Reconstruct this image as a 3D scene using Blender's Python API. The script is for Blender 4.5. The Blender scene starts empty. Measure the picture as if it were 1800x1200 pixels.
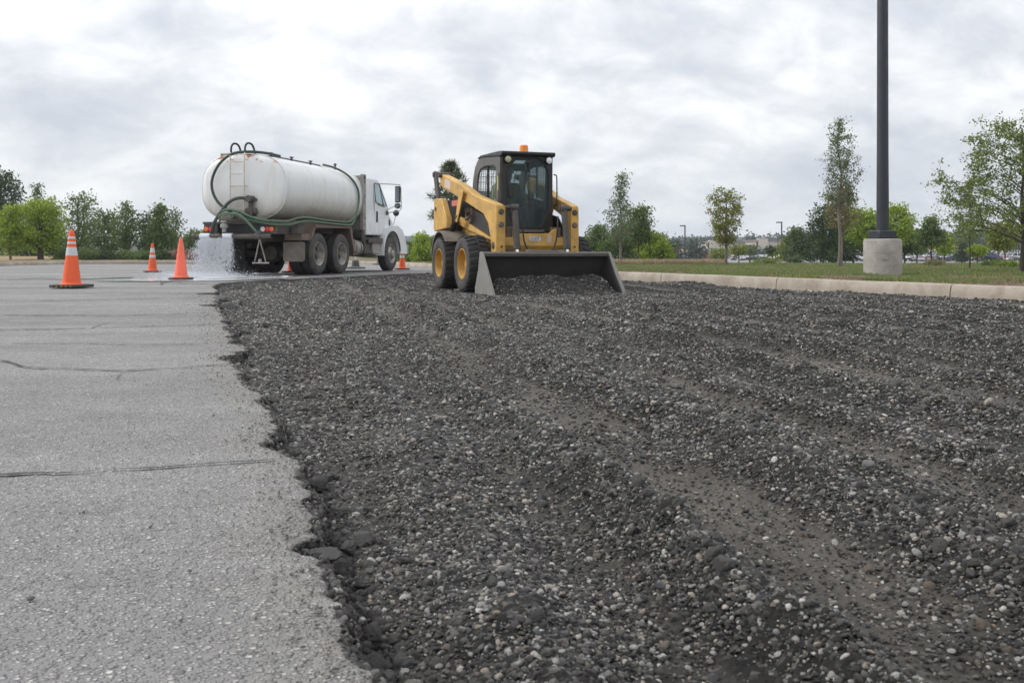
import bpy, math, random
import numpy as np
from mathutils import Vector, Matrix, noise as mnoise

random.seed(7); RNG = np.random.RandomState(7)
sc = bpy.context.scene
COL = sc.collection
R = math.radians

# ------------------------------------------------------------------ camera
cd = bpy.data.cameras.new('camera'); cam = bpy.data.objects.new('camera', cd); COL.objects.link(cam)
cam.location = (0, 0, .57); cam.rotation_euler = (R(90), 0, 0)
cd.sensor_width = 36; cd.lens = 33.6; cd.shift_y = -.0872
cd.clip_start = .05; cd.clip_end = 4000
cd.dof.use_dof = True; cd.dof.focus_distance = 6.0; cd.dof.aperture_fstop = 13
sc.camera = cam

# ------------------------------------------------------------------ sky + sun
SUN_EL, SUN_AZ = R(38), R(-80)          # azimuth measured from +Y (view) towards +X
world = bpy.data.worlds.new('World'); sc.world = world; world.use_nodes = True
wn = world.node_tree; wn.nodes.clear()
def N(nt, t, **k):
    n = nt.nodes.new(t)
    for a, b in k.items():
        if a.startswith('i_'):
            key = a[2:].replace('_', ' ')
            n.inputs[key].default_value = b
        else: setattr(n, a, b)
    return n
def ramp(nt, fac, stops, interp='LINEAR'):
    r = nt.nodes.new('ShaderNodeValToRGB'); cr = r.color_ramp; cr.interpolation = interp
    while len(cr.elements) > 1: cr.elements.remove(cr.elements[-1])
    for i, (p, c) in enumerate(stops):
        e = cr.elements[0] if i == 0 else cr.elements.new(p)
        e.position = p; e.color = (c[0], c[1], c[2], 1) if hasattr(c, '__len__') else (c, c, c, 1)
    if fac is not None: nt.links.new(fac, r.inputs[0])
    return r.outputs[0]
def math_(nt, op, a, b=None, c=None, clamp=False):
    m = nt.nodes.new('ShaderNodeMath'); m.operation = op; m.use_clamp = clamp
    for i, v in enumerate((a, b, c)):
        if v is None: continue
        if isinstance(v, (int, float)): m.inputs[i].default_value = v
        else: nt.links.new(v, m.inputs[i])
    return m.outputs[0]
def mix(nt, fac, a, b, mode='MIX'):
    m = nt.nodes.new('ShaderNodeMix'); m.data_type = 'RGBA'; m.blend_type = mode
    for s, v in ((m.inputs[0], fac), (m.inputs[6], a), (m.inputs[7], b)):
        if isinstance(v, (int, float)): s.default_value = v
        elif isinstance(v, (tuple, list)): s.default_value = (v[0], v[1], v[2], 1)
        else: nt.links.new(v, s)
    return m.outputs[2]
def noise(nt, vec, scale, detail=4, rough=.55, dist=0, dims='3D'):
    n = nt.nodes.new('ShaderNodeTexNoise'); n.noise_dimensions = dims
    n.inputs['Scale'].default_value = scale; n.inputs['Detail'].default_value = detail
    n.inputs['Roughness'].default_value = rough; n.inputs['Distortion'].default_value = dist
    if vec is not None: nt.links.new(vec, n.inputs['Vector'])
    return n.outputs[0]

sky = wn.nodes.new('ShaderNodeTexSky'); sky.sky_type = 'NISHITA'; sky.sun_disc = False
sky.sun_elevation = SUN_EL; sky.sun_rotation = SUN_AZ; sky.air_density = 1.2; sky.dust_density = 2.5
tc = wn.nodes.new('ShaderNodeTexCoord')
sep = wn.nodes.new('ShaderNodeSeparateXYZ'); wn.links.new(tc.outputs['Generated'], sep.inputs[0])
zc = math_(wn, 'MAXIMUM', sep.outputs[2], 0.0)
zd = math_(wn, 'ADD', zc, .50)
px = math_(wn, 'DIVIDE', sep.outputs[0], zd); py = math_(wn, 'DIVIDE', sep.outputs[1], zd)
cv = wn.nodes.new('ShaderNodeCombineXYZ'); wn.links.new(px, cv.inputs[0]); wn.links.new(py, cv.inputs[1])
mp = wn.nodes.new('ShaderNodeMapping'); mp.inputs['Rotation'].default_value = (0, 0, R(-24)); mp.inputs['Scale'].default_value = (.85, 1.0, 1); mp.inputs['Location'].default_value = (3.3, 1.7, 0)
wn.links.new(cv.outputs[0], mp.inputs[0]); cvec = mp.outputs[0]
big = noise(wn, cvec, 2.9, 4, .5, .3)
med = noise(wn, cvec, 8.5, 8, .60, .3)
cl = math_(wn, 'ADD', math_(wn, 'MULTIPLY', big, .60), math_(wn, 'MULTIPLY', med, .40))
ccol = ramp(wn, cl, [(.36, (.43, .455, .51)), (.44, (.51, .533, .575)), (.495, (.60, .615, .64)), (.54, (.685, .692, .70)), (.60, (.78, .782, .78))])
# low clouds lose contrast into pale blue-grey air at the horizon
hz = math_(wn, 'SUBTRACT', 1.0, math_(wn, 'DIVIDE', zc, .16), clamp=True)
hz = math_(wn, 'POWER', hz, 1.4)
ccol = mix(wn, math_(wn, 'MULTIPLY', hz, .60), ccol, (.50, .555, .62))
cm_ = wn.nodes.new('ShaderNodeVectorMath'); cm_.operation = 'SCALE'; wn.links.new(ccol, cm_.inputs[0]); wn.links.new(math_(wn, 'ADD', 1.0, math_(wn, 'MULTIPLY', zc, .55)), cm_.inputs['Scale']); ccol = cm_.outputs[0]   # an overcast sky grows brighter towards the zenith
bgc = wn.nodes.new('ShaderNodeBackground'); wn.links.new(ccol, bgc.inputs[0]); bgc.inputs[1].default_value = .97
bgs = wn.nodes.new('ShaderNodeBackground'); wn.links.new(sky.outputs[0], bgs.inputs[0]); bgs.inputs[1].default_value = .10
ms = wn.nodes.new('ShaderNodeMixShader'); ms.inputs[0].default_value = .93
wn.links.new(bgs.outputs[0], ms.inputs[1]); wn.links.new(bgc.outputs[0], ms.inputs[2])
wo = wn.nodes.new('ShaderNodeOutputWorld'); wn.links.new(ms.outputs[0], wo.inputs[0])
sl = bpy.data.lights.new('sun', 'SUN'); sl.energy = 1.5; sl.angle = R(10); sl.color = (1, .965, .92)
so = bpy.data.objects.new('sun', sl); COL.objects.link(so)
sd = Vector((math.sin(SUN_AZ) * math.cos(SUN_EL), math.cos(SUN_AZ) * math.cos(SUN_EL), math.sin(SUN_EL)))
so.rotation_euler = sd.to_track_quat('Z', 'Y').to_euler(); so.location = (0, 0, 30)
sc.view_settings.view_transform = 'Standard'; sc.view_settings.look = 'None'
sc.view_settings.exposure = .52; sc.view_settings.gamma = 1; sc.view_settings.use_curve_mapping = False

# ------------------------------------------------------------------ numpy noise
_P = np.random.RandomState(3).rand(256, 256)
def vn(x, y):
    xi = np.floor(x).astype(int); yi = np.floor(y).astype(int)
    fx = x - xi; fy = y - yi
    fx = fx * fx * (3 - 2 * fx); fy = fy * fy * (3 - 2 * fy)
    g = lambda a, b: _P[a & 255, b & 255]
    return ((g(xi, yi) * (1 - fx) + g(xi + 1, yi) * fx) * (1 - fy) + (g(xi, yi + 1) * (1 - fx) + g(xi + 1, yi + 1) * fx) * fy) * 2 - 1
def fbm(x, y, o=4, r=.5):
    x = np.asarray(x, float); y = np.asarray(y, float)
    s = 0; a = 1; t = 0
    for i in range(o):
        s = s + a * vn(x * 2 ** i + 17.3 * i, y * 2 ** i + 9.1 * i); t += a; a *= r
    return s / t
def sstep(a, b, x):
    t = np.clip((np.asarray(x, float) - a) / (b - a), 0, 1); return t * t * (3 - 2 * t)

# ------------------------------------------------------------------ materials
def new_mat(name):
    m = bpy.data.materials.new(name); m.use_nodes = True; nt = m.node_tree
    b = nt.nodes['Principled BSDF']; return m, nt, b
def coords(nt, kind='Object'):
    return nt.nodes.new('ShaderNodeTexCoord').outputs[kind]
def bump(nt, b, h, dist, strength=1.0):
    n = nt.nodes.new('ShaderNodeBump'); n.inputs['Distance'].default_value = dist; n.inputs['Strength'].default_value = strength
    nt.links.new(h, n.inputs['Height']); nt.links.new(n.outputs[0], b.inputs['Normal']); return n
def mat(name, col, rough=.5, metal=0, dirt=None, dirt_amt=.4, scale=3, bmp=0, bscale=40, spec=None, coat=0, var=.12):
    m, nt, b = new_mat(name)
    v = coords(nt)
    c = mix(nt, noise(nt, v, scale * 2, 5, .6), tuple(x * (1 - var) for x in col), tuple(min(1, x * (1 + var)) for x in col))
    if dirt:
        f = ramp(nt, noise(nt, v, scale, 8, .68, .5), [(.5 - .25 * dirt_amt, 0.0), (.78 - .2 * dirt_amt, 1.0)])
        c = mix(nt, math_(nt, 'MULTIPLY', f, min(1, dirt_amt * 1.3)), c, dirt)
        rr = mix(nt, f, (rough,) * 3, (min(1, rough + .35),) * 3); nt.links.new(rr, b.inputs['Roughness'])
    else: b.inputs['Roughness'].default_value = rough
    nt.links.new(c, b.inputs['Base Color']); b.inputs['Metallic'].default_value = metal
    if coat: b.inputs['Coat Weight'].default_value = coat
    if spec is not None: b.inputs['Specular IOR Level'].default_value = spec
    if bmp: bump(nt, b, noise(nt, v, bscale, 6, .7), bmp)
    return m
M = {}
DUST = (.20, .175, .15)
M['yellow'] = mat('yellow_paint', (.70, .41, .085), .38, dirt=(.27, .19, .10), dirt_amt=.55, scale=3.2, bmp=.002, bscale=14)
M['yellow_rim'] = mat('yellow_rim_paint', (.60, .31, .03), .4, dirt=(.27, .19, .10), dirt_amt=.5, scale=6)
M['black'] = mat('black_paint', (.013, .013, .014), .34, dirt=(.06, .056, .05), dirt_amt=.3, scale=4)
M['cabgrey'] = mat('cab_side_grey', (.07, .07, .072), .42, dirt=(.17, .16, .145), dirt_amt=.6, scale=3)
M['darksteel'] = mat('dark_steel', (.055, .052, .05), .5, .3, dirt=(.16, .14, .12), dirt_amt=.6, scale=5, bmp=.003, bscale=30)
M['rust_steel'] = mat('rusty_dusty_steel', (.12, .105, .095), .7, dirt=(.24, .155, .115), dirt_amt=.65, scale=4, bmp=.004, bscale=25)
M['bucket'] = mat('worn_bucket_steel', (.24, .235, .225), .48, .45, dirt=(.30, .285, .265), dirt_amt=.55, scale=4, bmp=.004, bscale=18)
M['bucket_rail'] = mat('dark_bucket_rail', (.115, .108, .10), .5, .35, dirt=(.19, .175, .16), dirt_amt=.5, scale=5, bmp=.004, bscale=20)
M['bucket_shade'] = mat('bucket_shaded_inner_steel', (.035, .034, .033), .55, .2, dirt=(.075, .07, .066), dirt_amt=.5, scale=3, bmp=.004, bscale=14)  # darker copy of the bucket steel, shade of the inside put into its colour
M['edge_steel'] = mat('polished_edge_steel', (.50, .49, .47), .3, .8, dirt=(.25, .23, .21), dirt_amt=.4, scale=9)
M['chrome'] = mat('chrome_rod', (.75, .75, .77), .15, 1)
M['tyre'] = mat('tyre_rubber', (.030, .030, .031), .78, dirt=(.115, .108, .10), dirt_amt=.62, scale=5, bmp=.002, bscale=60)
M['tread'] = mat('tyre_tread_rubber', (.020, .020, .021), .85, dirt=(.055, .052, .05), dirt_amt=.5, scale=7, bmp=.003, bscale=60)
M['white_paint'] = mat('white_truck_paint', (.74, .76, .78), .3, dirt=(.55, .53, .48), dirt_amt=.35, scale=2.5, coat=.3)
M['white_rim'] = mat('dull_white_rim', (.50, .48, .45), .45, .1, dirt=(.24, .20, .17), dirt_amt=.7, scale=7)
M['alu'] = mat('dirty_aluminium', (.46, .45, .43), .35, .75, dirt=(.26, .22, .18), dirt_amt=.65, scale=5)
M['dish'] = mat('grimy_shaded_wheel_dish', (.085, .078, .07), .7, dirt=(.17, .15, .13), dirt_amt=.6, scale=8)  # shade of the deep recess put into the base colour, grime on top
M['galv'] = mat('grey_galvanised', (.36, .355, .34), .5, .3, dirt=(.24, .22, .19), dirt_amt=.6, scale=5)
M['hose'] = mat('green_hose', (.045, .105, .068), .45, dirt=(.17, .20, .13), dirt_amt=.5, scale=6)
M['hose_dark'] = mat('dark_green_hose', (.022, .045, .036), .45, dirt=(.09, .10, .08), dirt_amt=.4, scale=6)
M['rubber'] = mat('black_rubber', (.02, .02, .02), .6, dirt=(.09, .08, .07), dirt_amt=.4, scale=6)
M['flap'] = mat('mudflap_rubber', (.13, .115, .10), .7, dirt=(.26, .235, .20), dirt_amt=.6, scale=4)
M['red_lens'] = mat('red_lens', (.75, .03, .03), .25, coat=.5)
M['amber_lens'] = mat('amber_lens', (.80, .16, .03), .25, coat=.5)
M['white_lens'] = mat('clear_lens', (.82, .84, .86), .2, coat=.6)
M['lamp_lens'] = mat('yellowed_lens', (.45, .43, .26), .2, coat=.6)
M['beacon'] = mat('orange_beacon_plastic', (.90, .27, .015), .25, coat=.5)
M['cone'] = mat('orange_cone_plastic', (.83, .115, .025), .45, dirt=(.55, .12, .05), dirt_amt=.25, scale=9, var=.08)
M['cone_pink'] = mat('faded_pink_orange_plastic', (.85, .15, .09), .45, dirt=(.70, .16, .08), dirt_amt=.3, scale=9)
M['reflective'] = mat('reflective_collar', (.62, .63, .66), .35, dirt=(.35, .34, .34), dirt_amt=.45, scale=14)
M['cone_base'] = mat('black_rubber_cone_base', (.03, .03, .03), .7, dirt=(.12, .11, .10), dirt_amt=.4, scale=14)
M['concrete'] = mat('concrete', (.40, .385, .355), .85, dirt=(.24, .22, .195), dirt_amt=.62, scale=3.6, bmp=.004, bscale=34)
M['kerb'] = mat('kerb_concrete', (.43, .385, .325), .85, dirt=(.27, .225, .18), dirt_amt=.72, scale=2.4, bmp=.004, bscale=40)
M['pole'] = mat('dark_pole_paint', (.022, .026, .036), .38, dirt=(.05, .055, .065), dirt_amt=.3, scale=3)
M['bark'] = mat('bark', (.14, .115, .095), .9, dirt=(.24, .22, .19), dirt_amt=.5, scale=9, bmp=.01, bscale=30)
M['bark_dark'] = mat('dark_bark', (.055, .047, .04), .9, dirt=(.11, .10, .085), dirt_amt=.4, scale=9, bmp=.01, bscale=30)
M['beige'] = mat('beige_stucco', (.52, .47, .40), .9, var=.05)
M['brown_fascia'] = mat('brown_fascia', (.19, .16, .145), .8)
M['shop_dark'] = mat('dark_shopfront', (.06, .065, .075), .3)
M['blue_shop'] = mat('blue_shopfront', (.10, .12, .35), .4)
M['shrub_seed'] = None
M['weld'] = mat('cream_tank_fitting', (.60, .58, .52), .5, dirt=(.35, .24, .15), dirt_amt=.5, scale=8)
M['skin'] = mat('skin', (.42, .25, .18), .55)
M['hivis'] = mat('high_visibility_cloth', (.42, .55, .10), .8)
M['jeans'] = mat('dark_trousers', (.04, .05, .08), .9)
M['hardhat'] = mat('white_cap', (.7, .7, .68), .5)

def tank_paint():
    m, nt, b = new_mat('tank_paint'); v = coords(nt)
    sp = nt.nodes.new('ShaderNodeSeparateXYZ'); nt.links.new(v, sp.inputs[0])
    base = mix(nt, noise(nt, v, 1.6, 5, .6), (.70, .705, .70), (.80, .81, .81))
    # dusty splash on the lower third, broken up by noise; runs in vertical streaks
    mpn = nt.nodes.new('ShaderNodeMapping'); mpn.inputs['Scale'].default_value = (1.7, 2.5, .45); nt.links.new(v, mpn.inputs[0])
    st = noise(nt, mpn.outputs[0], 1.5, 7, .65)
    low = math_(nt, 'SUBTRACT', 1.0, math_(nt, 'DIVIDE', math_(nt, 'SUBTRACT', sp.outputs[2], 1.28), .85), clamp=True)
    f = math_(nt, 'MULTIPLY', math_(nt, 'POWER', low, 1.3), ramp(nt, st, [(.25, .25), (.7, 1.0)]))
    c = mix(nt, math_(nt, 'MULTIPLY', f, 1.0), base, (.36, .29, .20))
    f2 = ramp(nt, st, [(.52, 0.0), (.75, .5)]); c = mix(nt, f2, c, (.52, .48, .38))
    hi = math_(nt, 'MULTIPLY', math_(nt, 'SUBTRACT', sp.outputs[2], 2.60), 8.0, clamp=True)
    rear = math_(nt, 'MULTIPLY', math_(nt, 'SUBTRACT', -1.36, sp.outputs[0]), 12.0, clamp=True)
    rn = ramp(nt, noise(nt, v, 4.2, 8, .7), [(.53, 0.0), (.58, 1.0)])
    rf = math_(nt, 'MULTIPLY', math_(nt, 'MULTIPLY', hi, rear), rn)
    c = mix(nt, rf, c, (.42, .13, .04))
    nt.links.new(c, b.inputs['Base Color']); b.inputs['Roughness'].default_value = .36
    bump(nt, b, noise(nt, v, 1.3, 3, .5), .03, .5); return m
M['tank'] = tank_paint()

def glass_mat(name, tint, alpha, rough=.04):
    m, nt, b = new_mat(name)
    b.inputs['Base Color'].default_value = (*tint, 1); b.inputs['Roughness'].default_value = rough
    b.inputs['IOR'].default_value = 1.5
    tr = nt.nodes.new('ShaderNodeBsdfTransparent'); tr.inputs[0].default_value = (*[min(1, t * 2.2 + .35) for t in tint], 1)
    mx = nt.nodes.new('ShaderNodeMixShader'); mx.inputs[0].default_value = alpha
    nt.links.new(tr.outputs[0], mx.inputs[1]); nt.links.new(b.outputs[0], mx.inputs[2])
    nt.links.new(mx.outputs[0], nt.nodes['Material Output'].inputs[0]); return m
M['cab_glass'] = glass_mat('tinted_cab_glass', (.10, .135, .14), .26)
M['side_glass'] = glass_mat('cab_side_glass', (.30, .42, .43), .14)
M['window'] = mat('truck_window_sky_blue', (.30, .42, .46), .06)  # opaque pane, the sky seen through it is put into the blue
M['car_glass'] = mat('car_glass', (.03, .035, .045), .05)
M['mirror'] = mat('mirror_glass', (.30, .33, .36), .05, .9)
def water_mat():
    m, nt, b = new_mat('falling_water')
    b.inputs['Base Color'].default_value = (.84, .87, .92, 1); b.inputs['Roughness'].default_value = .12
    b.inputs['IOR'].default_value = 1.33; b.inputs['Transmission Weight'].default_value = .25; return m
M['water'] = water_mat()
def puddle_mat():
    m, nt, b = new_mat('wet_film'); v = coords(nt)
    b.inputs['Base Color'].default_value = (.78, .80, .82, 1); b.inputs['Roughness'].default_value = .10; b.inputs['IOR'].default_value = 1.33
    tr = nt.nodes.new('ShaderNodeBsdfTransparent'); mx = nt.nodes.new('ShaderNodeMixShader')
    f = ramp(nt, noise(nt, v, .9, 6, .6), [(.34, .10), (.52, .95)]); nt.links.new(f, mx.inputs[0])
    nt.links.new(tr.outputs[0], mx.inputs[1]); nt.links.new(b.outputs[0], mx.inputs[2])
    nt.links.new(mx.outputs[0], nt.nodes['Material Output'].inputs[0]); bump(nt, b, noise(nt, v, 9, 3, .5), .004); return m
M['puddle'] = puddle_mat()

def asphalt_mat():
    m, nt, b = new_mat('weathered_asphalt'); v = coords(nt)
    vo = nt.nodes.new('ShaderNodeTexVoronoi'); vo.inputs['Scale'].default_value = 120; nt.links.new(v, vo.inputs['Vector'])
    vo2 = nt.nodes.new('ShaderNodeTexVoronoi'); vo2.inputs['Scale'].default_value = 62; nt.links.new(v, vo2.inputs['Vector'])
    bw = nt.nodes.new('ShaderNodeSeparateColor'); nt.links.new(vo.outputs['Color'], bw.inputs[0])
    bw2 = nt.nodes.new('ShaderNodeSeparateColor'); nt.links.new(vo2.outputs['Color'], bw2.inputs[0])
    binder = mix(nt, noise(nt, v, 260, 3, .7), (.195, .192, .190), (.305, .301, .298))
    stone = ramp(nt, bw.outputs[0], [(0.0, (.14, .138, .137)), (.3, (.30, .297, .294)), (.75, (.42, .416, .41)), (.93, (.58, .57, .55)), (1.0, (.66, .64, .60))])
    sm = ramp(nt, vo.outputs['Distance'], [(.30, 1.0), (.55, 0.0)])
    c = mix(nt, sm, binder, stone)
    stone2 = ramp(nt, bw2.outputs[0], [(0.0, (.22, .218, .216)), (.5, (.42, .415, .41)), (.85, (.56, .55, .53)), (1.0, (.68, .66, .62))])
    keep = math_(nt, 'GREATER_THAN', bw2.outputs[1], .50)
    sm2 = math_(nt, 'MULTIPLY', ramp(nt, vo2.outputs['Distance'], [(.26, 1.0), (.44, 0.0)]), keep)
    c = mix(nt, sm2, c, stone2)
    # broad stains and bands left by rain and traffic
    mpn = nt.nodes.new('ShaderNodeMapping'); mpn.inputs['Scale'].default_value = (.35, 1, 1); mpn.inputs['Rotation'].default_value = (0, 0, R(6)); nt.links.new(v, mpn.inputs[0])
    big = ramp(nt, noise(nt, mpn.outputs[0], .55, 6, .6), [(.3, .70), (.7, 1.16)])
    med = ramp(nt, noise(nt, v, 3.2, 6, .65), [(.3, .88), (.7, 1.12)])
    c = mix(nt, 1.0, c, math_(nt, 'MULTIPLY', big, med), 'MULTIPLY')
    stn = ramp(nt, noise(nt, v, 1.05, 7, .68, .6), [(.60, 0.0), (.70, .34)]); c = mix(nt, stn, c, (.13, .125, .12))
    pal = ramp(nt, noise(nt, mpn.outputs[0], 1.9, 7, .66, .4), [(.58, 0.0), (.74, .30)]); c = mix(nt, pal, c, (.52, .50, .465))
    ed = nt.nodes.new('ShaderNodeAttribute'); ed.attribute_name = 'edge'
    bf = math_(nt, 'MULTIPLY', ed.outputs['Fac'], ramp(nt, noise(nt, v, 7, 5, .6), [(.35, .15), (.65, 1.0)]))
    c = mix(nt, math_(nt, 'MULTIPLY', bf, .55), c, mix(nt, noise(nt, v, 150, 3, .7), (.16, .14, .12), (.36, .32, .27)))
    wl = nt.nodes.new('ShaderNodeAttribute'); wl.attribute_name = 'wall'
    dark = mix(nt, noise(nt, v, 90, 4, .75), (.022, .022, .022), (.15, .142, .135))
    c = mix(nt, wl.outputs['Fac'], c, dark)
    nt.links.new(c, b.inputs['Base Color']); b.inputs['Roughness'].default_value = .82
    h = math_(nt, 'ADD', math_(nt, 'MULTIPLY', sm, .6), math_(nt, 'MULTIPLY', sm2, .9))
    h = math_(nt, 'ADD', h, math_(nt, 'MULTIPLY', noise(nt, v, 90, 4, .7), .7))
    bump(nt, b, h, .0085, 1.0); return m
M['asphalt'] = asphalt_mat()

def milled_mat():
    m, nt, b = new_mat('milled_gravel_bed'); v = coords(nt)
    vo = nt.nodes.new('ShaderNodeTexVoronoi'); vo.inputs['Scale'].default_value = 75; vo.inputs['Randomness'].default_value = 1; nt.links.new(v, vo.inputs['Vector'])
    s1 = nt.nodes.new('ShaderNodeSeparateColor'); nt.links.new(vo.outputs['Color'], s1.inputs[0])
    c = ramp(nt, s1.outputs[0], [(0, (.008, .008, .008)), (.5, (.026, .025, .024)), (.8, (.075, .072, .068)), (.93, (.22, .21, .20)), (1, (.50, .48, .45))])
    fine = mix(nt, noise(nt, v, 210, 4, .75), (.009, .009, .009), (.062, .060, .057))  # bed between the stones coloured darker to deepen the crevice shade
    c = mix(nt, ramp(nt, noise(nt, v, 11, 5, .6), [(.35, .25), (.62, .95)]), c, fine)
    tr = nt.nodes.new('ShaderNodeAttribute'); tr.attribute_name = 'track'
    tcol = mix(nt, noise(nt, v, 120, 5, .75), (.095, .087, .078), (.25, .23, .205))
    c = mix(nt, math_(nt, 'MULTIPLY', tr.outputs['Fac'], .85), c, tcol)
    c = mix(nt, 1.0, c, ramp(nt, noise(nt, v, 1.1, 6, .65), [(.3, .72), (.7, 1.25)]), 'MULTIPLY')
    rg_ = nt.nodes.new('ShaderNodeAttribute'); rg_.attribute_name = 'ridge'; c = mix(nt, math_(nt, 'MULTIPLY', rg_.outputs['Fac'], .35), c, mix(nt, noise(nt, v, 90, 4, .7), (.014, .014, .014), (.055, .053, .050)))  # bed colour goes darker along the ridges
    nt.links.new(c, b.inputs['Base Color']); b.inputs['Roughness'].default_value = .80
    b.inputs['Specular IOR Level'].default_value = .15
    h = math_(nt, 'ADD', math_(nt, 'MULTIPLY', ramp(nt, vo.outputs['Distance'], [(.1, 1.0), (.7, 0.0)]), .55), noise(nt, v, 130, 6, .75))
    bump(nt, b, h, .011, 1.0); return m
M['milled'] = milled_mat()

def stone_mat(name='gravel_stone'):
    m, nt, b = new_mat(name); v = coords(nt)
    oi = nt.nodes.new('ShaderNodeObjectInfo')
    c = ramp(nt, oi.outputs['Random'], [(0, (.013, .0127, .0123)), (.30, (.042, .0405, .039)), (.54, (.088, .085, .080)), (.72, (.175, .169, .158)),
        (.80, (.15, .128, .10)), (.82, (.25, .247, .24)), (.92, (.44, .43, .41)), (.95, (.34, .28, .21)), (1, (.70, .68, .64))], 'LINEAR')
    c = mix(nt, 1.0, c, ramp(nt, noise(nt, v, 2.2, 4, .6), [(.3, .78), (.7, 1.2)]), 'MULTIPLY')
    nt.links.new(c, b.inputs['Base Color']); b.inputs['Roughness'].default_value = .5
    bump(nt, b, noise(nt, v, 5, 4, .6), .12, .6); return m
M['stone'] = stone_mat()
def plain_stone(name, col):
    m, nt, b = new_mat(name); v = coords(nt)
    c = mix(nt, noise(nt, v, 30, 6, .7), tuple(x * .55 for x in col), tuple(x * 1.3 for x in col))
    vo = nt.nodes.new('ShaderNodeTexVoronoi'); vo.inputs['Scale'].default_value = 130; nt.links.new(v, vo.inputs['Vector'])
    s1 = nt.nodes.new('ShaderNodeSeparateColor'); nt.links.new(vo.outputs['Color'], s1.inputs[0])
    c = mix(nt, math_(nt, 'MULTIPLY', math_(nt, 'GREATER_THAN', s1.outputs[0], .74), .6), c, tuple(min(1, x * 3.2) for x in col))
    nt.links.new(c, b.inputs['Base Color']); b.inputs['Roughness'].default_value = .8
    bump(nt, b, noise(nt, v, 110, 5, .75), .004); return m
M['chunk'] = plain_stone('asphalt_chunk', (.07, .067, .064))
M['crumb'] = plain_stone('asphalt_crumb', (.17, .165, .155))
M['cobble_grey'] = plain_stone('grey_cobble', (.17, .17, .175))
M['cobble_tan'] = plain_stone('tan_cobble', (.26, .20, .15))
M['cobble_dark'] = plain_stone('dark_cobble', (.06, .062, .068))
M['cobble_brown'] = plain_stone('brown_cobble', (.12, .095, .075))
M['cobble_pale'] = plain_stone('pale_cobble', (.36, .34, .31))

def ground_mat():
    m, nt, b = new_mat('verge_soil_and_turf'); v = coords(nt)
    sp = nt.nodes.new('ShaderNodeSeparateXYZ'); nt.links.new(v, sp.inputs[0])
    g = mix(nt, noise(nt, v, 3, 6, .65), (.075, .095, .038), (.17, .185, .085))
    soil = mix(nt, noise(nt, v, 9, 6, .7), (.13, .095, .07), (.27, .21, .16))
    a = nt.nodes.new('ShaderNodeAttribute'); a.attribute_name = 'bare'
    f = ramp(nt, math_(nt, 'ADD', noise(nt, v, 1.3, 7, .7), math_(nt, 'MULTIPLY', a.outputs['Fac'], .22)), [(.44, 0.0), (.54, 1.0)])
    c = mix(nt, f, g, soil)
    d = nt.nodes.new('ShaderNodeAttribute'); d.attribute_name = 'dry'
    straw = mix(nt, noise(nt, v, 2.5, 6, .7), (.24, .185, .10), (.38, .30, .19))
    c = mix(nt, d.outputs['Fac'], c, straw)
    nt.links.new(c, b.inputs['Base Color']); b.inputs['Roughness'].default_value = .95; b.inputs['Specular IOR Level'].default_value = .15
    bump(nt, b, noise(nt, v, 14, 7, .75), .04); return m
M['ground'] = ground_mat()
def far_lot():
    return mat('far_lot_asphalt', (.22, .22, .225), .9, dirt=(.30, .30, .30), dirt_amt=.4, scale=.05)
M['far_lot'] = far_lot()

def leaf_mat(name, dark, light, tip=None, tipamt=0.0, trans=.35):
    m, nt, b = new_mat(name)
    g = nt.nodes.new('ShaderNodeNewGeometry'); v = coords(nt)
    f = math_(nt, 'ADD', math_(nt, 'MULTIPLY', g.outputs['Random Per Island'], .55), math_(nt, 'MULTIPLY', noise(nt, v, 1.4, 3, .5), .5))
    c = mix(nt, f, dark, light)
    if tip: c = mix(nt, ramp(nt, noise(nt, v, .9, 3, .5), [(.62 - tipamt, 0.0), (.72 - tipamt, .8)]), c, tip)
    nt.links.new(c, b.inputs['Base Color']); b.inputs['Roughness'].default_value = .55; b.inputs['Specular IOR Level'].default_value = .3
    t = nt.nodes.new('ShaderNodeBsdfTranslucent'); nt.links.new(mix(nt, .5, c, light), t.inputs[0])
    mx = nt.nodes.new('ShaderNodeMixShader'); mx.inputs[0].default_value = trans
    nt.links.new(b.outputs[0], mx.inputs[1]); nt.links.new(t.outputs[0], mx.inputs[2]); nt.links.new(mx.outputs[0], nt.nodes['Material Output'].inputs[0])
    return m
L = {}
L['dark'] = leaf_mat('dark_leaves', (0.026, 0.049, 0.023), (0.072, 0.123, 0.043))
L['mid'] = leaf_mat('green_leaves', (0.051, 0.090, 0.029), (0.152, 0.232, 0.065))
L['grey'] = leaf_mat('grey_green_leaves', (0.065, 0.102, 0.051), (0.189, 0.246, 0.116))
L['lime'] = leaf_mat('lime_leaves', (.12, .185, .018), (.38, .50, .06), trans=.4)
L['olive'] = leaf_mat('olive_leaves', (0.087, 0.123, 0.026), (0.283, 0.326, 0.072), (.26, .14, .03), .02)
L['yellow'] = leaf_mat('yellowing_leaves', (.075, .105, .022), (.30, .31, .06), (.50, .24, .08), .02, trans=.4)
L['airy'] = leaf_mat('airy_light_leaves', (.075, .11, .03), (.25, .31, .085), trans=.4)
L['bronze'] = leaf_mat('bronze_leaves', (0.116, 0.123, 0.051), (0.290, 0.261, 0.123))
L['needle'] = leaf_mat('pine_needles', (0.045, 0.062, 0.030), (0.14, 0.165, 0.080), trans=.15)
L['far'] = leaf_mat('haze_tinted_leaves', (.030, .048, .034), (.070, .100, .058), trans=.2)  # slight blue cast of distance haze mixed into the leaf colour
L['far2'] = leaf_mat('haze_tinted_far_leaves', (.050, .070, .066), (.090, .120, .100), trans=.2)  # farthest crowns: paler and bluer, haze painted into the leaves
L['drytuft'] = leaf_mat('brown_dry_blades', (.13, .10, .06), (.32, .25, .17), trans=.2)
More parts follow.
